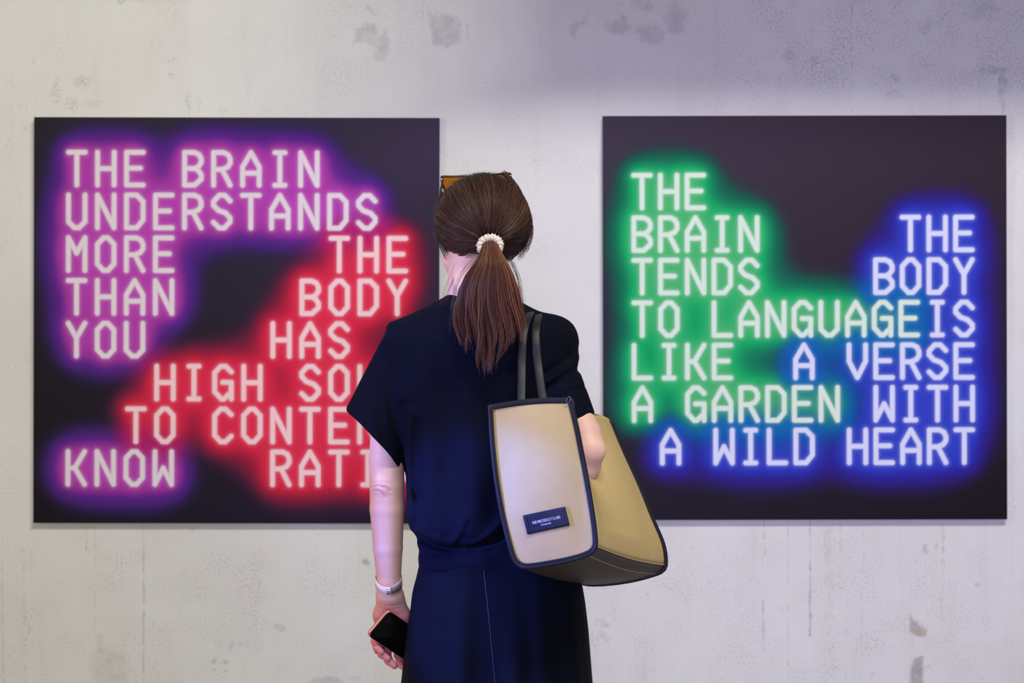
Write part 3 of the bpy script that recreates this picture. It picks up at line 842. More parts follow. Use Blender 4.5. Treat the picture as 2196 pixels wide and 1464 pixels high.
CR = [([(826, 712), (832, 800), (846, 900), (862, 985), (900, 1060)], 0.010, 0.0035), ([(884, 880), (878, 960), (880, 1040), (886, 1100)], 0.010, -0.0040), ([(905, 905), (902, 990), (912, 1080), (930, 1130)], 0.012, 0.0030),
      ([(1000, 860), (1015, 960), (1020, 1060), (1010, 1120)], 0.020, -0.0030), ([(1060, 860), (1070, 980), (1062, 1090)], 0.022, 0.0030), ([(940, 760), (950, 880), (960, 1000)], 0.022, 0.0025),
      ([(884, 1146), (930, 1160), (970, 1166), (1020, 1160), (1070, 1140), (1100, 1118)], 0.0065, 0.0075), ([(900, 1182), (950, 1186), (1010, 1178), (1060, 1164)], 0.008, 0.0025), ([(975, 1150), (990, 1128), (1000, 1100)], 0.007, -0.0035),
      ([(1000, 1162), (1040, 1140), (1075, 1105)], 0.007, -0.003), ([(900, 1130), (950, 1148), (1000, 1150)], 0.008, -0.003), ([(1168, 800), (1205, 775), (1240, 745)], 0.007, 0.0035), ([(1170, 835), (1210, 805), (1243, 790)], 0.007, 0.0035), ([(1172, 815), (1210, 790), (1243, 765)], 0.006, -0.0025), ([(1180, 862), (1215, 838), (1246, 830)], 0.006, 0.003),
      ([(835, 690), (850, 760), (868, 850)], 0.012, -0.003), ([(800, 800), (815, 860), (830, 930)], 0.010, 0.0025), ([(780, 850), (800, 890), (815, 925)], 0.008, -0.0022)]


def folds(X, Y, Z):
    out = np.zeros(np.broadcast(X, Z).shape, np.float32)
    for pts, w, a in CR:
        P = [W(*p) for p in pts]; d = None
        for p, q in zip(P[:-1], P[1:]):
            e = seg_d(X, Z, p[0], p[2], q[0], q[2]); d = e if d is None else np.minimum(d, e)
        out = out+1.9*a*np.exp(-(d/w)**2)
    out = out+0.003*np.sin(X*60+Z*14+2*np.sin(Z*9))*np.clip((1.30-Z)/0.2, 0, 1)
    return out


def torso(X, Y, Z):
    xl, xr, cy, hy = get(Z)
    cx = (xl+xr)/2; hx = (xr-xl)/2
    q = ((np.abs(X-cx)/hx)**2.35+(np.abs(Y-cy)/hy)**2.35)**(1/2.35)
    d = (q-1)*np.minimum(hx, hy)
    back = np.clip(-(Y-0.02)/0.05, 0, 1)
    d = d+folds(X, Y, Z)*back
    return np.maximum(d, np.maximum(zb-Z, Z-zt))


sf.put(torso, (-0.30, -0.15, zb), (0.16, 0.15, zt), 0.0)
L0, L1 = W(868, 745), W(788, 962)
sl_n = np.array([-0.72, 0.0, -0.69]); hem_p = W(750, 880)


def cone_fn(a, b, r1, r2, sy):
    a = np.array(a); b = np.array(b); ab = b-a; L2 = ab@ab
    def fn(X, Y, Z):
        t = np.clip(((X-a[0])*ab[0]+(Y-a[1])*ab[1]+(Z-a[2])*ab[2])/L2, 0, 1.0)
        return np.sqrt((X-a[0]-t*ab[0])**2+((Y-a[1]-t*ab[1])*sy)**2+(Z-a[2]-t*ab[2])**2)-(r1+t*(r2-r1))
    return fn


def sleeve(a, b, r1, r2, sy, pn, pp, thick=0.0060):
    outer = cone_fn(a, b, r1, r2, sy)
    inner = cone_fn(a, b, r1-thick, r2-thick, sy*1.04)
    def fo(X, Y, Z):
        plane = (X-pp[0])*pn[0]+(Y-pp[1])*pn[1]+(Z-pp[2])*pn[2]
        wob = 0.0030*np.sin(Y*70)
        return np.maximum(outer(X, Y, Z)+0.6*folds(X, Y, Z)*(Y < 0.02), plane+wob)
    def fi(X, Y, Z):
        plane = (X-pp[0])*pn[0]+(Y-pp[1])*pn[1]+(Z-pp[2])*pn[2]
        return np.maximum(inner(X, Y, Z), -(plane+0.075))
    return fo, fi


fo, fi = sleeve(L0, L1, 0.050, 0.0790, 1.10, sl_n/np.linalg.norm(sl_n), hem_p)
sf.put(fo, (-0.36, -0.12, 1.05), (-0.16, 0.12, 1.40), 0.030)
sf.put(fi, (-0.36, -0.12, 1.05), (-0.16, 0.12, 1.30), 0.0, 'c')
R0, R1 = W(1170, 745, 0.0), W(1226, 905, -0.075)
rn = np.array([0.16, -0.05, -0.98]); rn /= np.linalg.norm(rn)
fo, fi = sleeve(R0, R1, 0.050, 0.0500, 1.0, rn, W(1250, 892, -0.07))
sf.put(fo, (0.02, -0.16, 1.12), (0.20, 0.08, 1.40), 0.030)
sf.put(fi, (0.06, -0.16, 1.12), (0.20, 0.08, 1.30), 0.0, 'c')
# outer right shoulder fullness
sf.ell(W(1190, 735, -0.005), (0.046, 0.052, 0.050), 0.03)
# neck opening
sf.cone(W(1018, 660, 0.0), W(1022, 580, 0.0), 0.0500, 0.0600, 0.004, mode='c')
V, Q = sf.mesh()
shirt = link('shirt', mesh_np('shirt', V, Q), M_SHIRT, person)
# collar band: a raised rib around the neck
a = np.linspace(0, 2*np.pi, 72, endpoint=False)
cpts = [(W(1020, 633)[0]+0.0620*np.cos(t), 0.0600*np.sin(t), W(0, 633)[2]+0.003*np.sin(t)+0.006*np.cos(t)) for t in a]
V, Q, T = tube(cpts, 0.0042, 8, True)
link('collar', mesh_np('collar', V, Q), M_SHIRT, person)

# --- skirt
SK = [(1196, 902, 1226, 0.0, 0.104), (1225, 896, 1240, 0.0, 0.118), (1255, 892, 1249, 0.0, 0.126), (1290, 883, 1255, 0.0, 0.132), (1350, 873, 1262, 0.0, 0.140), (1464, 860, 1271, 0.0, 0.150), (1640, 838, 1294, 0.0, 0.172), (1800, 818, 1316, 0.0, 0.190)]
zb2, zt2, get2 = stack(SK)
nt, nz = 220, 150
zz = np.linspace(zt2+0.02, zb2, nz); th = np.linspace(0, 2*np.pi, nt, endpoint=False)
TH, ZZ = np.meshgrid(th, zz, indexing='ij')
xl, xr, cy, hy = get2(np.minimum(ZZ, zt2))
dn = np.clip((zt2-ZZ)/0.45, 0, 1)
hx = (xr-xl)/2
fold = 1+dn*(0.085*np.sin(9*TH+0.6)+0.060*np.sin(15*TH+1.2+ZZ*5)+0.02*np.sin(23*TH+2))*np.abs(np.sin(TH))**0.7
ct = np.sign(np.cos(TH))*np.abs(np.cos(TH))**0.92; stn = np.sign(np.sin(TH))*np.abs(np.sin(TH))**0.92
SX = (xl+xr)/2+hx*ct; SY = cy+hy*stn*fold
# pocket gape on the left hip
g = np.exp(-((ZZ-W(0, 1262)[2])/0.026)**2)*np.exp(-((TH-np.pi)/0.22)**2)
SX -= 0.004*g
Vout = np.stack([SX, SY, ZZ], -1)
V1 = Vout.reshape(-1, 3)
Vin = Vout.copy(); Vin[..., 0] = (xl+xr)/2+(Vin[..., 0]-(xl+xr)/2)*0.985; Vin[..., 1] *= 0.985
Q1 = grid_quads(nt, nz, True)
Q2 = Q1[:, ::-1]+len(V1)
i = np.arange(nt); i2 = (i+1) % nt
rim = np.stack([i*nz+nz-1, i2*nz+nz-1, i2*nz+nz-1+len(V1), i*nz+nz-1+len(V1)], -1)
skirt = link('skirt', mesh_np('skirt', np.vstack([V1, Vin.reshape(-1, 3)]), np.vstack([Q1[:, ::-1], Q2[:, ::-1], rim])), M_SKIRT, person)


def skirt_back(px, py):
    p = W(px, py, -0.13)
    xl, xr, cy, hy = [float(v) for v in get2(np.array(min(p[2], zt2)))]
    c = (xl+xr)/2; ii = np.argmin(np.abs(zz-p[2]))
    row = Vout[:, ii]; sel = row[:, 1] < 0
    j = np.argmin(np.where(sel, np.abs(row[:, 0]-p[0]), 9))
    return np.array([p[0], row[j, 1]-0.0004, p[2]])


seam = catmull([skirt_back(1036, 1206), skirt_back(1040, 1250), skirt_back(1048, 1320), skirt_back(1055, 1390), skirt_back(1062, 1464), skirt_back(1066, 1560)], 60)
V, Q, T = tube(seam, 0.0010, 6)
link('back_seam', mesh_np('back_seam', V, Q, T), M_THREAD, person)
# pocket edge
pk = catmull([W(893, 1232, -0.035), W(884, 1250, -0.040), W(881, 1270, -0.042), W(885, 1295, -0.045)], 24)


# --- shoes
for px in (1010, 1118):
    x = W(px, 0)[0]
    s_ = Field((x-0.06, -0.10, 0.0-0.01), (x+0.06, 0.20, 0.12), 0.004)
    s_.cone((x, -0.03, 0.040), (x, 0.14, 0.030), 0.038, 0.030, 0.01); s_.cone((x, -0.03, 0.05), (x, -0.03, 0.08), 0.037, 0.036, 0.02)
    s_.put(lambda X, Y, Z: Z-0.0+0*X+0*Y, (x-0.06, -0.1, -0.02), (x+0.06, 0.2, 0.0), 0.0, 'c')
    V, Q = s_.mesh(); link('shoe', mesh_np('shoe', V, Q), M_BLACK, person)

# --- hair
HR = np.array([0.0985, 0.112, 0.1005]); HCN = np.array([-0.0600, 0.004, 1.5760])
TIE = W(1050, 524, -0.118)


def to_ell(d, off=1.0):
    return HCN+HR*d*np.asarray(off)[..., None]


def taper(A):
    A = A.copy(); w_ = np.clip((HCN[2]-0.01-A[..., 2])/HR[2], 0, 1.2)
    k_ = 1-0.23*w_**1.6
    A[..., 0] = HCN[0]+(A[..., 0]-HCN[0])*k_+0.006*w_
    return A


cap = Field((-0.19, -0.14, 1.45), (0.07, 0.15, 1.71), 0.0028)
cap.ell(HCN, HR*0.955, 0.0)
fdir = RZ.T@np.array([0, 1.0, 0])
cap.cone(HCN+0.075*fdir+np.array([0, 0, -0.055]), HCN+0.19*fdir+np.array([0, 0, -0.06]), 0.066, 0.085, 0.02, mode='c')
cap.put(lambda X, Y, Z: (Z-(1.506+0.10*np.clip(-(X+0.06), 0, 1)))+0*Y, (-0.19, -0.14, 1.44), (0.07, 0.15, 1.52), 0.008, 'c')
V, Q = cap.mesh(); V = taper(V)
capme = (V, Q)


def strands(P, r, sides=3):
    N, K, _ = P.shape
    T = np.gradient(P, axis=1); T /= np.linalg.norm(T, axis=2)[..., None]+1e-9
    ref = np.array([0.35, 0.9, 0.25]); Nn = np.cross(T, ref); Nn /= np.linalg.norm(Nn, axis=2)[..., None]+1e-9
    B = np.cross(T, Nn); a = np.arange(sides)*2*np.pi/sides
    V = P[:, :, None]+r[:, :, None, None]*(np.cos(a)[:, None]*Nn[:, :, None]+np.sin(a)[:, None]*B[:, :, None])
    n = np.arange(N)[:, None, None]*K*sides; k = np.arange(K-1)[None, :, None]*sides; j = np.arange(sides)[None, None]
    j2 = (j+1) % sides
    Q = np.stack([n+k+j, n+k+j2, n+k+sides+j2, n+k+sides+j], -1).reshape(-1, 4)
    return V.reshape(-1, 3), Q


def slerp(a, b, s):
    w = np.arccos(np.clip((a*b).sum(-1), -1, 1))[:, None, None]; s = s[None, :, None]
    return (np.sin((1-s)*w)*a[:, None]+np.sin(s*w)*b[:, None])/np.sin(w)


def tones(N, warm=0.35):
    t = rng.random(N)[:, None]
    c = np.array([0.015, 0.0062, 0.0036])*(1-t)+np.array([0.062, 0.024, 0.012])*t
    h = (rng.random(N) < 0.10)[:, None]
    return np.where(h, np.array([0.12, 0.055, 0.028]), c)


tdir = (TIE-HCN)/HR; tdir /= np.linalg.norm(tdir)
roots = []
while len(roots) < 3300:
    d = rng.normal(size=3); d /= np.linalg.norm(d)
    face = RZ.T@np.array([0, 0.93, -0.36])
    if d@face > 0.50: continue
    if d[2] < -0.70: continue
    if d@tdir > 0.86: continue
    if d@tdir > 0.35 and rng.random() < 0.55: continue
    roots.append(d)
roots = np.array(roots); N = len(roots); K = 20
s = np.linspace(0, 1, K)
D = slerp(roots, np.repeat(tdir[None], N, 0), s)
# clumps: neighbouring strands share a wave
ang = np.arctan2(roots[:, 2]-tdir[2], roots[:, 0]-tdir[0])
cl = np.round(ang*9+0.5*rng.normal(size=N))
ph = (cl*2.399) % (2*np.pi)
side = np.cross(D, np.repeat(tdir[None], N, 0)[:, None]); side /= np.linalg.norm(side, axis=2)[..., None]+1e-6
wv = (0.050*np.sin(ph[:, None]+s[None]*2.6)+0.022*rng.normal(size=(N, 1)))*np.sin(np.pi*s)[None]**0.8
D = D+side*wv[..., None]; D /= np.linalg.norm(D, axis=2)[..., None]
lay = rng.random(N)
off = 0.965+0.045*lay[:, None]+0.016*np.sin(ph*1.7)[:, None]*np.sin(np.pi*s)[None]
off = off*(1-0.16*np.clip((s-0.80)/0.2, 0, 1)[None]**1.5)
P = taper(to_ell(D, off))
rad = np.full((N, K), 0.00050)*(0.7+0.6*rng.random((N, 1)))
V1, Q1 = strands(P, rad); C1 = np.repeat(tones(N), K*3, 0)
# loose wisps at the sides and on top
guides = [
    [W(1112, 420, 0.0), W(1130, 450, 0.0), W(1139, 480, -0.005), W(1138, 510, -0.01), W(1127, 538, -0.01)],
    [W(1100, 405, 0.0), W(1122, 436, 0.0), W(1131, 470, 0.0), W(1129, 505, 0.0), W(1124, 530, 0.0)],
    [W(1112, 440, -0.03), W(1124, 470, -0.03), W(1128, 500, -0.03), W(1120, 530, -0.02), W(1112, 548, -0.02)],
    [W(948, 420, 0.0), W(936, 450, 0.005), W(934, 480, 0.01), W(942, 515, 0.01), W(958, 545, 0.01)],
    [W(955, 410, 0.0), W(940, 440, 0.0), W(937, 475, 0.0), W(948, 510, 0.005), W(966, 535, 0.01)],
    [W(950, 450, 0.01), W(943, 480, 0.02), W(946, 510, 0.02), W(958, 535, 0.02), W(972, 552, 0.02)],
    [W(1080, 372, 0.02), W(1100, 392, 0.01), W(1118, 420, 0.0), W(1130, 450, 0.0), W(1136, 470, 0.0)],
]
loc = []; lrad = []
for g in guides:
    G = catmull(g, K)
    for _ in range(46):
        o_ = rng.normal(size=3)*np.array([0.0028, 0.006, 0.003]); sp_ = rng.normal(size=3)*np.array([0.0035, 0.004, 0.004])
        P_ = G+o_+sp_*np.linspace(0, 1, K)[:, None]**2
        loc.append(P_); lrad.append(np.full(K, 0.00040)*np.linspace(1, 0.35, K))
for _ in range(70):   # fly-aways over the crown
    x0 = rng.uniform(-0.7, 0.7); d0 = np.array([x0, rng.uniform(-0.3, 0.5), 0.8]); d0 /= np.linalg.norm(d0)
    d1 = d0+np.array([rng.uniform(-0.35, 0.35), -0.5, -0.15]); d1 /= np.linalg.norm(d1)
    t = np.linspace(0, 1, K)[:, None]; dd = d0*(1-t)+d1*t; dd /= np.linalg.norm(dd, axis=1)[:, None]
    hgt = 1.0+rng.uniform(0.015, 0.075)*np.sin(np.pi*np.linspace(0, 1, K)*rng.uniform(0.6, 1.1))
    loc.append(HCN+HR*dd*hgt[:, None]); lrad.append(np.full(K, 0.00022))
for _ in range(46):   # fine hairs at the sides
    sg = rng.choice([-1, 1]); d0 = np.array([sg*0.97, rng.uniform(-0.2, 0.2), rng.uniform(-0.3, 0.5)]); d0 /= np.linalg.norm(d0)
    d1 = d0+np.array([0, rng.uniform(-0.3, 0.3), -0.75]); d1 /= np.linalg.norm(d1)
    t = np.linspace(0, 1, K)[:, None]; dd = d0*(1-t)+d1*t; dd /= np.linalg.norm(dd, axis=1)[:, None]
    hgt = 1.0+rng.uniform(0.02, 0.13)*np.linspace(0, 1, K)**1.3
    loc.append(HCN+HR*dd*hgt[:, None]); lrad.append(np.full(K, 0.00020))
for _ in range(26):   # hairs at the nape over the neck
    x = rng.uniform(975, 1015); G = catmull([W(x, 545, -0.02), W(x-6, 580, -0.04), W(x-22, 620, -0.05), W(x-34+rng.uniform(-10, 12), 655, -0.07)], K)
    loc.append(G+rng.normal(size=3)*0.003); lrad.append(np.full(K, 0.00016))
V2, Q2 = strands(np.array(loc), np.array(lrad)); C2 = np.repeat(tones(len(loc)), K*3, 0)
capc = np.tile(np.array([0.010, 0.005, 0.0035]), (len(capme[0]), 1))
V, Q, _ = merge([(capme[0], capme[1], None), (V1, Q1, None), (V2, Q2, None)])
me = mesh_np('hair', V, Q); color_attr(me, np.vstack([capc, C1, C2]).astype(np.float32)); link('hair', me, M_HAIR, person)

# --- ponytail
rowsY = np.array([512, 528, 545, 565, 590, 620, 655, 690, 720, 750, 785.])
rowsL = np.array([1036, 1034, 1028, 1016, 998, 984, 976, 976, 982, 990, 1004.])
rowsR = np.array([1066, 1070, 1078, 1090, 1102, 1112, 1120, 1130, 1132, 1120, 1090.])
rowsD = np.array([-0.118, -0.150, -0.172, -0.183, -0.186, -0.184, -0.180, -0.174, -0.168, -0.163, -0.158])
N = 2300; K = 26
sv = rng.uniform(-1, 1, N); qv = rng.uniform(-1, 1, N)*np.sqrt(1-0.8*sv**2)
cl = np.round((sv+0.05*rng.normal(size=N))*8)/8
svc = sv*0.45+np.clip(cl, -1, 1)*0.55
endy = np.interp(svc, [-1, -0.72, -0.58, -0.45, -0.2, 0.05, 0.3, 0.55, 0.8, 1.0], [738, 745, 720, 775, 788, 792, 768, 735, 712, 690])
endy = endy+rng.normal(size=N)*9-np.abs(rng.normal(size=N))*14
endy[rng.random(N) < 0.15] -= 60
tt = np.linspace(0, 1, K)
YY = 514+(endy[:, None]-514)*tt[None]
Lx = np.interp(YY, rowsY, rowsL); Rx = np.interp(YY, rowsY, rowsR); Dd = np.interp(YY, rowsY, rowsD)
mixc = np.clip((YY-600)/140, 0, 1)
sx = sv[:, None]*(1-mixc)+svc[:, None]*mixc
phc = (np.round(cl*8)*1.93)[:, None]
XX = (Lx+Rx)/2+sx*(Rx-Lx)/2+6.0*np.sin(YY/34+phc)*mixc+2.0*np.sin(YY/16+phc*2)*mixc+1.5*rng.normal(size=(N, 1))*mixc
thick = 0.0165*np.clip((YY-500)/60, 0.6, 1)*np.interp(YY, [500, 640, 790], [1, 0.95, 0.45])
YD = Dd+qv[:, None]*thick+0.0035*np.sin(YY/30+phc*1.3)*mixc
kk = (YD-CAM_Y)/F
P = np.stack([(XX-1098)*kk, YD, CAM_Z-(YY-732)*kk], -1)
rad = 0.00048*(0.7+0.6*rng.random((N, 1)))*np.interp(tt, [0, 0.75, 1], [1, 1, 0.35])[None]
V1, Q1 = strands(P, rad)
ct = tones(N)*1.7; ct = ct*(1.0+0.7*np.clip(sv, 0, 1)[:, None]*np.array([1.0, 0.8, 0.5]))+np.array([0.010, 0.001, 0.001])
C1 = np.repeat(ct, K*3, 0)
# loose hairs beside the tail
loc = []
for _ in range(40):
    g = random.choice([[W(1096, 560, -0.15), W(1112, 600, -0.15), W(1118, 640, -0.15), W(1124, 668, -0.14)], [W(1090, 556, -0.15), W(1105, 585, -0.15), W(1113, 620, -0.15), W(1116, 655, -0.14)],
                       [W(1020, 556, -0.14), W(990, 590, -0.13), W(975, 630, -0.12), W(968, 665, -0.12)], [W(1000, 575, -0.14), W(985, 610, -0.14), W(976, 650, -0.14), W(972, 700, -0.14)]])
    loc.append(catmull(g, K)+rng.normal(size=3)*0.003+rng.normal(size=3)*0.006*np.linspace(0, 1, K)[:, None]**2)
V2, Q2 = strands(np.array(loc), np.full((len(loc), K), 0.00016)); C2 = np.repeat(tones(len(loc))*2.2, K*3, 0)
# inner core
core = []
for y_, l_, r_, d_ in list(zip(rowsY, rowsL, rowsR, rowsD))[4:-3]:
    core.append([W((l_+r_)/2, y_, d_+0.006), (r_-l_)/2*0.72*0.00092*(0.5 if y_ < 550 else 1)*(0.6 if y_ > 700 else 1)])
cp = catmull([np.append(c[0], c[1]) for c in core], 40)
V3, Q3, T3 = tube(cp[:, :3], cp[:, 3], 20, flat=1.0, up=(0, 1, 0))
cc = V3.copy()
for i_ in range(40):
    sl_ = slice(i_*20, i_*20+20); cc[sl_, 1] = cp[i_, 1]+(V3[sl_, 1]-cp[i_, 1])*min(1.0, 0.011/cp[i_, 3])
C3 = np.tile(np.array([0.010, 0.005, 0.0035]), (len(cc), 1))
V, Q, T = merge([(V1, Q1, None), (V2, Q2, None), (cc, Q3, T3)])
me = mesh_np('ponytail', V, Q, T); color_attr(me, np.vstack([C1, C2, C3]).astype(np.float32)); link('ponytail', me, M_HAIR, person)

# --- scrunchie
a = np.linspace(0, 2*np.pi, 160, endpoint=False)
cen = W(1051, 527, -0.138)
e1 = np.array([1, 0, 0.04]); e2 = np.array([0, 0.35, 0.94]); e2 /= np.linalg.norm(e2); e1 /= np.linalg.norm(e1)
ring = cen+0.0190*np.cos(a)[:, None]*e1+0.0175*np.sin(a)[:, None]*e2
rr = 0.0078*(1+0.13*np.sin(a*23)+0.10*np.sin(a*37+1)+0.08*np.sin(a*11))
V, Q, T = tube(ring, rr, 14, True, up=np.cross(e1, e2))
V += rng.normal(size=V.shape)*0.00035
link('scrunchie', mesh_np('scrunchie', V, Q), M_KNIT, person)

# --- wristwatch strap
a = np.linspace(0, 2*np.pi, 96, endpoint=False)
wc = W(833.5, 1247, 0.012)
def band(a0, a1, n, r0, hgt, th, closed):
    aa = np.linspace(a0, a1, n, endpoint=not closed)
    V = []
    for t in aa:
        n_ = np.array([math.cos(t), math.sin(t)*0.95, 0]); c_ = wc+r0*n_+np.array([0, 0, 0.013*math.sin(t)-0.0*math.cos(t)+0.002*math.cos(2*t)])
        up = np.array([0, -0.25, 1.0])*hgt/2
        V += [c_-up, c_+up, c_+up+n_*th, c_-up+n_*th]
    Qs = []
    m = len(aa)
    for i_ in range(m if closed else m-1):
        j_ = (i_+1) % m
        for k_ in range(4):
            l_ = (k_+1) % 4
            Qs.append([i_*4+k_, i_*4+l_, j_*4+l_, j_*4+k_])
    if not closed:
        Qs += [[0, 1, 2, 3], [m*4-1, m*4-2, m*4-3, m*4-4]]
    return mesh_np('b', np.array(V), np.array(Qs))
strap = link('wrist_strap', band(0, 2*np.pi, 96, 0.0262, 0.0165, 0.0020, True), M_STRAPW, person); strap.data.name = 'wrist_strap'
PINV[strap.name] = strap.matrix_world.inverted()
set_parentable(strap)
bk = link('strap_clasp', band(-1.35, -0.35, 24, 0.0284, 0.0150, 0.0020, False), M_BUCKLE); bk.parent = strap
bk.matrix_parent_inverse = PINV[person.name] if False else bk.matrix_parent_inverse
bk2 = link('strap_loop', band(-1.62, -1.45, 8, 0.0284, 0.0140, 0.0018, False), M_METAL); bk2.parent = strap
# --- finger ring
rc = (np.array(FING[1][0][1])+np.array(FING[1][0][2]))/2+np.array([-0.001, 0, 0])
dv = np.array(FING[1][0][2])-np.array(FING[1][0][1]); dv /= np.linalg.norm(dv)
u1 = np.cross(dv, [1, 0, 0]); u1 /= np.linalg.norm(u1); u2 = np.cross(dv, u1)
a = np.linspace(0, 2*np.pi, 40, endpoint=False)
V, Q, T = tube(rc+0.0100*(np.cos(a)[:, None]*u1+np.sin(a)[:, None]*u2), 0.0013, 8, True)
link('finger_ring', mesh_np('finger_ring', V, Q), M_TEAL, person)

# ------------------------------------------------------------------ phone
P0 = W(787, 1362, -0.008); P1 = W(833, 1307, -0.008)
sdir = P1-P0; wid = np.linalg.norm(sdir); sdir /= wid
ldir = np.array([0.50, 0.50, -0.73]); ldir -= (ldir@sdir)*sdir; ldir /= np.linalg.norm(ldir)
ndir = np.cross(ldir, sdir)
if ndir[1] > 0: ndir = -ndir
LEN = 0.146
phone = thing('mobile_phone', 'black-screened phone in a rose-gold case held in the lowered left hand', 'phone', tuple(P0))


def rr_plate(w, l, r, t0, t1, n=8, bev=0.0012):
    pts = []
    for cx, cy, a0 in ((w-r, l-r, 0), (r, l-r, 90), (r, r, 180), (w-r, r, 270)):
        for i_ in range(n+1):
            t = math.radians(a0+90*i_/n); pts.append((cx+r*math.cos(t), cy+r*math.sin(t), math.cos(t), math.sin(t)))
    m = len(pts); V = []
    for lev, ins in ((t0, bev), (t0+bev, 0), (t1-bev, 0), (t1, bev)):
        for x, y, nx, ny in pts:
            V.append(P0+sdir*(x-nx*ins)+ldir*(y-ny*ins)+ndir*lev)
    Qs = []
    for k_ in range(3):
        for i_ in range(m):
            j_ = (i_+1) % m; Qs.append([k_*m+i_, k_*m+j_, (k_+1)*m+j_, (k_+1)*m+i_])
    V.append(P0+sdir*w/2+ldir*l/2+ndir*t0); V.append(P0+sdir*w/2+ldir*l/2+ndir*t1)
    Ts = []
    for i_ in range(m):
        j_ = (i_+1) % m; Ts.append([4*m, j_, i_]); Ts.append([4*m+1, 3*m+i_, 3*m+j_])
    return mesh_np('p', np.array(V), np.array(Qs), np.array(Ts), smooth=False)


link('case', rr_plate(wid, LEN, 0.010, -0.0085, 0.0), M_COPPER, phone)
me = rr_plate(wid, LEN, 0.010, 0.0, 0.0010)
scr = link('screen', me, M_SCREEN, phone)
for v in me.vertices:
    c_ = Vector(P0+sdir*wid/2+ldir*LEN/2); d_ = v.co-c_
    v.co = c_+d_*0.965+Vector(ndir)*0.0003

# ------------------------------------------------------------------ sunglasses on the head
sg = thing('sunglasses', 'dark-framed sunglasses with amber lenses pushed up on the brown hair', 'sunglasses', tuple(W(1020, 376, 0.05)))
gc = W(1020.5, 376, 0.048)
ex = np.array([1, 0.0, 0.050]); ex /= np.linalg.norm(ex)
ez = np.array([0, 0.55, -0.84]); ez -= (ez@ex)*ex; ez /= np.linalg.norm(ez)   # from the brow bar down the lens
for s in (-1, 1):
    out = []
    for x, z in ((0.010, 0.004), (0.016, 0.0005), (0.045, 0.0), (0.068, -0.001), (0.0725, 0.004), (0.070, 0.020), (0.064, 0.036), (0.048, 0.044), (0.028, 0.043), (0.014, 0.034), (0.009, 0.018)):
        out.append(gc+ex*(s*x)+ez*z+np.array([0, -0.10*(x/0.073)**2*0.05, 0]))
    cl_ = resample(catmull(out+[out[0]], 80), 72)[:-1]
    V, Q, T = tube(cl_, 0.0023, 8, True)
    link('lens_rim', mesh_np('lens_rim', V, Q), M_FRAME, sg)
    c_ = cl_.mean(0); m = len(cl_)
    nrm = np.cross(ex, ez)
    Vv = np.vstack([cl_+nrm*0.0006, c_[None]+nrm*0.0006, cl_-nrm*0.0006, c_[None]-nrm*0.0006])
    Tt = [[i_, (i_+1) % m, m] for i_ in range(m)]+[[m+1+(i_+1) % m, m+1+i_, 2*m+1] for i_ in range(m)]
    link('lens', mesh_np('lens', Vv, None, np.array(Tt)), M_LENS, sg)
    corner = gc+ex*(s*0.072)+ez*0.002
    if s < 0:
        pth = [corner, W(948, 392, 0.035), W(945, 418, 0.012), W(950, 450, -0.004), W(958, 480, -0.010)]
    else:
        pth = [corner, W(1096, 385, 0.035), W(1105, 408, 0.012), W(1118, 445, 0.0), W(1120, 480, -0.006)]
    V, Q, T = tube(catmull(pth, 30), np.linspace(0.0034, 0.0022, 30), 8, flat=0.7)
    link('temple', mesh_np('temple', V, Q, T), M_FRAME, sg)
    hp = tube(np.array([corner+np.array([0, 0, 0.0005]), corner+np.array([0, -0.008, -0.006])]), 0.0030, 8)
    link('hinge', mesh_np('hinge', *hp), M_METAL, sg)
V, Q, T = tube(catmull([gc-ex*0.014+ez*0.006, gc+ez*0.002, gc+ex*0.014+ez*0.006], 14), 0.0026, 8)
link('bridge', mesh_np('bridge', V, Q, T), M_FRAME, sg)

# ------------------------------------------------------------------ tote bag
YN, YF = -0.262, 0.045
bag = thing('tote_bag', 'tan canvas tote bag with black piping hanging from the right shoulder', 'bag', tuple(W(1180, 1220, -0.2)))
near_px = [(1050, 868), (1055, 950), (1064, 1030), (1076, 1100), (1090, 1160), (1101, 1196), (1112, 1211), (1130, 1216), (1175, 1210), (1225, 1200), (1258, 1190), (1272, 1181), (1278, 1166), (1274, 1120), (1263, 1050), (1250, 980), (1236, 910), (1222, 853)]
far_px = [(1160, 905), (1166, 980), (1178, 1060), (1196, 1130), (1214, 1190), (1228, 1232), (1243, 1247), (1264, 1252), (1310, 1250), (1360, 1242), (1400, 1231), (1419, 1222), (1425, 1205), (1419, 1165), (1394, 1106), (1367, 1040), (1335, 970), (1305, 899)]
NN = 96
near2 = resample(catmull([W(*p, 0)*0+np.array([p[0], p[1], 0]) for p in near_px], 400), NN)[:, :2]
far2 = resample(catmull([np.array([p[0], p[1], 0]) for p in far_px], 400), NN)[:, :2]
cA = near2.mean(0)


def bulgeA(px, py):
    u = (px-1165)/85.0; v = (py-1040)/170.0
    return 0.015*np.clip(1-u*u, 0, 1)*np.clip(1-v*v*0.8, 0, 1)


def yA(px, py):
    return YN-bulgeA(px, py)-0.010*((px-1165)/85.0)


near3 = np.array([W(p[0], p[1], yA(*p)) for p in near2]); far3 = np.array([W(p[0], p[1], YF) for p in far2])
MM = 28
tt = np.linspace(0, 1, MM)
body_ = near3[:, None]*(1-tt)[None, :, None]+far3[:, None]*tt[None, :, None]
w = np.linspace(0, 1, NN)
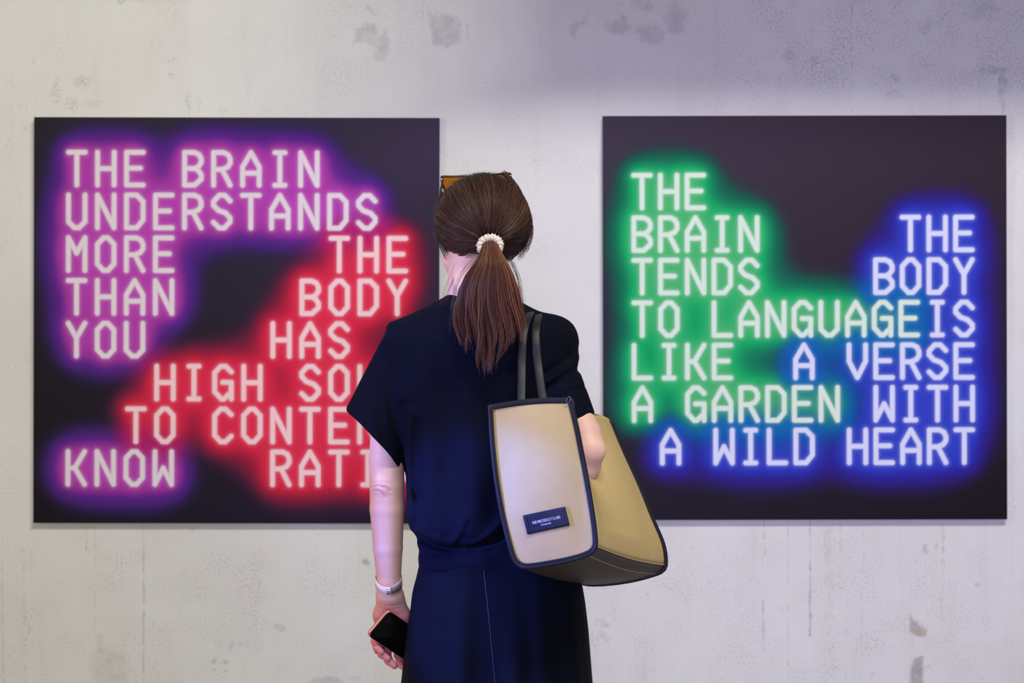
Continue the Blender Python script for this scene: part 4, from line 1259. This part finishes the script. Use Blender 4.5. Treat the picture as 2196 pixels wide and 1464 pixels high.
# where the arm presses the outer side in, and where the inner side follows the hip
zrow = body_[..., 2]
press = np.exp(-((tt[None]-0.40)/0.24)**2)*np.exp(-((zrow-1.12)/0.10)**2)*(w[:, None] > 0.68)*np.clip(tt/0.12, 0, 1)[None]*np.clip((0.97-tt)/0.25, 0, 1)[None]
body_[..., 0] -= 0.062*press; body_[..., 1] += 0.02*press
inner = (w < 0.33)[:, None]*np.sin(np.pi*tt)[None]
body_[..., 0] += 0.030*inner; body_[..., 1] -= 0.012*inner
bot = np.exp(-((w-0.53)/0.13)**2)[:, None]*np.sin(np.pi*tt)[None]
body_[..., 2] -= 0.010*bot
side_b = np.exp(-((w-0.80)/0.10)**2)[:, None]*np.sin(np.pi*tt)[None]
body_[..., 0] += 0.004*side_b


def shell(Vg, th):
    """solid sheet of a grid (n,m,3)"""
    n_, m_ = Vg.shape[:2]
    du = np.gradient(Vg, axis=0); dv_ = np.gradient(Vg, axis=1); nn = np.cross(du, dv_); nn /= np.linalg.norm(nn, axis=2)[..., None]+1e-9
    A_ = Vg.reshape(-1, 3); B_ = (Vg+nn*th).reshape(-1, 3)
    Q_ = grid_quads(n_, m_); k_ = n_*m_
    per = [i_*m_ for i_ in range(n_)]+[(n_-1)*m_+j_ for j_ in range(1, m_)]+[i_*m_+m_-1 for i_ in range(n_-2, -1, -1)]+[j_ for j_ in range(m_-2, 0, -1)]
    R_ = [[per[i_], per[(i_+1) % len(per)], per[(i_+1) % len(per)]+k_, per[i_]+k_] for i_ in range(len(per))]
    return np.vstack([A_, B_]), np.vstack([Q_[:, ::-1], Q_+k_, np.array(R_)])


iB0 = int(NN*0.405); iB1 = int(NN*0.615)
def part_sheet(name, sl, m_, th=-0.002):
    V_, Q_ = shell(body_[sl], th)
    return link(name, mesh_np(name, V_, Q_), m_, bag)
part_sheet('side_panel', slice(iB1, NN), M_CANVAS); part_sheet('side_panel', slice(0, iB0+1), M_CANVAS); part_sheet('base_panel', slice(iB0, iB1+1), M_BROWN)
# end panels
def end_panel(name, loop2, cen2, yfun, flip):
    V_ = []
    for t_ in np.linspace(0, 1, 20):
        row = []
        for i_ in range(NN//2):
            p = loop2[i_]*(1-t_)+loop2[NN-1-i_]*t_
            p = p+np.array([0, -6.0*math.sin(math.pi*t_)*max(0, 1-i_/10)])
            row.append(W(p[0], p[1], yfun(*p)))
        V_.append(row)
    G_ = np.array(V_)
    V_, Q_ = shell(G_, 0.002 if flip else -0.002)
    return V_, Q_
# close the U with the top edge
def closed_loop(l2, sag):
    a_, b_ = l2[-1], l2[0]
    top = np.array([a_*(1-t)+b_*t+np.array([0, sag*math.sin(math.pi*t)]) for t in np.linspace(0, 1, 26)[1:-1]])
    return np.vstack([l2, top, l2[:1]])
nl = closed_loop(near2, -5.0); fl = closed_loop(far2, 0)
V_, Q_ = end_panel('end_panel', nl, cA+np.array([0, 0]), yA, True)
link('end_panel', mesh_np('end_panel', V_, Q_), M_CANVAS, bag)
V_, Q_ = end_panel('end_panel', fl, far2.mean(0), lambda a_, b_: YF, False)
link('end_panel', mesh_np('end_panel', V_, Q_), M_CANVAS, bag)
# piping
def pipe(path, r, name='piping', flat=1.0):
    V_, Q_, T_ = tube(path, r, 10, flat=flat)
    return link(name, mesh_np(name, V_, Q_, T_), M_BLACK, bag)
off = np.array([0, -0.0015, 0])
pipe(near3+off, 0.0043); pipe(far3+np.array([0.0025, -0.0040, 0.0]), 0.0048)
near_in = np.array([W(p[0], p[1], yA(*p)-0.0025) for p in cA+(near2-cA)*0.965]); pipe(near_in, 0.0028, 'edge_stitching', 0.6)
# top binding strips: flat bands round the mouth
def bind(path3, hgt, name='top_binding', lift=0.0):
    P_ = np.asarray(path3); dn_ = np.array([0, 0, -1.0])*hgt
    T_ = np.gradient(P_, axis=0); T_ /= np.linalg.norm(T_, axis=1)[:, None]; nn = np.cross(T_, [0, 0, 1.0]); nn /= np.linalg.norm(nn, axis=1)[:, None]
    G_ = []
    for t_ in np.linspace(0, 2*np.pi, 14, endpoint=False):
        G_.append(P_+dn_*0.5+nn*0.0030*math.cos(t_)-dn_*0.5*np.sign(math.sin(t_))*abs(math.sin(t_))**0.5)
    G_ = np.array(G_); n_, m_ = G_.shape[:2]
    Q_ = grid_quads(n_, m_, True)
    V_ = G_.reshape(-1, 3); c0 = [i_*m_ for i_ in range(n_)]; c1 = [i_*m_+m_-1 for i_ in range(n_)]
    V_ = np.vstack([V_, V_[c0].mean(0), V_[c1].mean(0)]); T2 = []
    for i_ in range(n_):
        j_ = (i_+1) % n_; T2.append([len(V_)-2, c0[i_], c0[j_]]); T2.append([len(V_)-1, c1[j_], c1[i_]])
    link(name, mesh_np(name, V_, Q_, np.array(T2)), M_BLACK, bag)
tp = nl[NN-1:]
bind(np.array([W(p[0], p[1]-1, yA(*p)-0.001) for p in tp]), 0.0115)
bind(np.array([W(p[0], p[1], YF) for p in fl[NN-1:]]), 0.011)
bind(body_[-1], 0.011); bind(body_[0], 0.011)
# stitched seam between the outer side and the base
pipe(body_[iB1]+np.array([0.002, -0.001, 0.0]), 0.0011, 'base_seam')
bpy.data.objects['base_seam'].data.materials[0] = M_CANVAS
pipe(body_[iB1-3]+np.array([0.002, -0.001, -0.0010]), 0.0008, 'base_seam').data.materials[0] = M_CANVAS
# zip loop at the top corner
a = np.linspace(0, 2*np.pi, 24, endpoint=False)
zc = W(1219, 857, yA(1219, 857)-0.006)
V_, Q_, T_ = tube(zc+0.0042*np.cos(a)[:, None]*np.array([0.75, 0, -0.1])+0.0058*np.sin(a)[:, None]*np.array([0.3, 0, 1]), 0.0011, 8, True)
link('zip_puller', mesh_np('zip_puller', V_, Q_), M_ZIP, bag)
# label patch
c4 = np.array([(1121, 1105), (1212, 1086), (1222, 1126), (1131, 1146)], float)
def lp(u, v):
    return (c4[0]*(1-u)+c4[1]*u)*(1-v)+(c4[3]*(1-u)+c4[2]*u)*v
U_, V2_ = np.linspace(0, 1, 20), np.linspace(0, 1, 10)
G_ = np.array([[W(*lp(u, v), yA(*lp(u, v))-0.0030) for v in V2_] for u in U_])
V_, Q_ = shell(G_, 0.0018)
patch = link('label_patch', mesh_np('label_patch', V_, Q_, smooth=False), M_PATCH, bag)
set_parentable(patch)
segs = []
for u0, u1, sl in ((0.0, 0.075, 0), (0.925, 1.0, 0)):
    G_ = np.array([[W(*lp(u, v), yA(*lp(u, v))-0.0040) for v in V2_] for u in np.linspace(u0, u1, 4)])
    V_, Q_ = shell(G_, 0.0012); e = link('patch_tab', mesh_np('patch_tab', V_, Q_, smooth=False), M_PATCH, None); e.parent = patch
    e.matrix_parent_inverse = patch.matrix_basis.inverted()
GL2 = dict(GL)
def tiny(text, u0, u1, v0, v1):
    n_ = len(text); parts = []
    for i_, ch in enumerate(text):
        if ch not in GL2: continue
        x0 = u0+(u1-u0)*i_/n_; ww = (u1-u0)/n_*0.66
        for s_ in GL2[ch]:
            for (xa, ya), (xb, yb) in zip(s_[:-1], s_[1:]):
                A_ = lp(x0+xa*ww, v0+(v1-v0)*ya); B_ = lp(x0+xb*ww, v0+(v1-v0)*yb)
                A3 = W(*A_, yA(*A_)-0.0052); B3 = W(*B_, yA(*B_)-0.0052)
                d_ = B3-A3; L_ = np.linalg.norm(d_)+1e-9; d_ /= L_; n2 = np.cross(d_, [0, 1, 0])*0.00030
                parts.append((np.array([A3-n2, B3-n2, B3+n2, A3+n2]), np.array([[0, 1, 2, 3]]), None))
    V_, Q_, _ = merge(parts)
    return V_, Q_
V_, Q_, _ = merge([(*tiny('OWEAMBIDOCUITZLAND'.replace('Z', 'I'), 0.18, 0.84, 0.40, 0.54), None), (*tiny('STUDIOS', 0.36, 0.60, 0.64, 0.71), None)])
e = link('patch_lettering', mesh_np('patch_lettering', V_, Q_, smooth=False), M_INK); e.parent = patch
# straps over the shoulder, one from each long side
def strap_path(pts):
    return catmull(pts, 90)
s1 = strap_path([W(1116, 885, -0.215), W(1118, 850, -0.195), W(1119, 790, -0.160), W(1121, 730, -0.140), W(1127, 695, -0.118), W(1136, 674, -0.070), W(1138, 668, -0.010), W(1137, 680, 0.060), W(1135, 740, 0.125), W(1150, 850, 0.125), W(1180, 925, 0.020)])
s2 = strap_path([W(1175, 885, -0.220), W(1164, 852, -0.200), W(1155, 790, -0.160), W(1149, 730, -0.140), W(1150, 698, -0.118), W(1154, 680, -0.070), W(1155, 673, -0.010), W(1153, 684, 0.060), W(1160, 740, 0.125), W(1200, 850, 0.120), W(1280, 920, 0.030)])
for s_ in (s1, s2):
    T_ = np.gradient(s_, axis=0); T_ /= np.linalg.norm(T_, axis=1)[:, None]
    wdir = np.array([1.0, 0, 0]); upv = np.cross(T_, wdir); upv /= np.linalg.norm(upv, axis=1)[:, None]
    V_, Q_, T2 = tube(s_, 0.0083, 12, flat=0.16, up=upv)
    link('strap', mesh_np('strap', V_, Q_, T2), M_BLACK, bag)
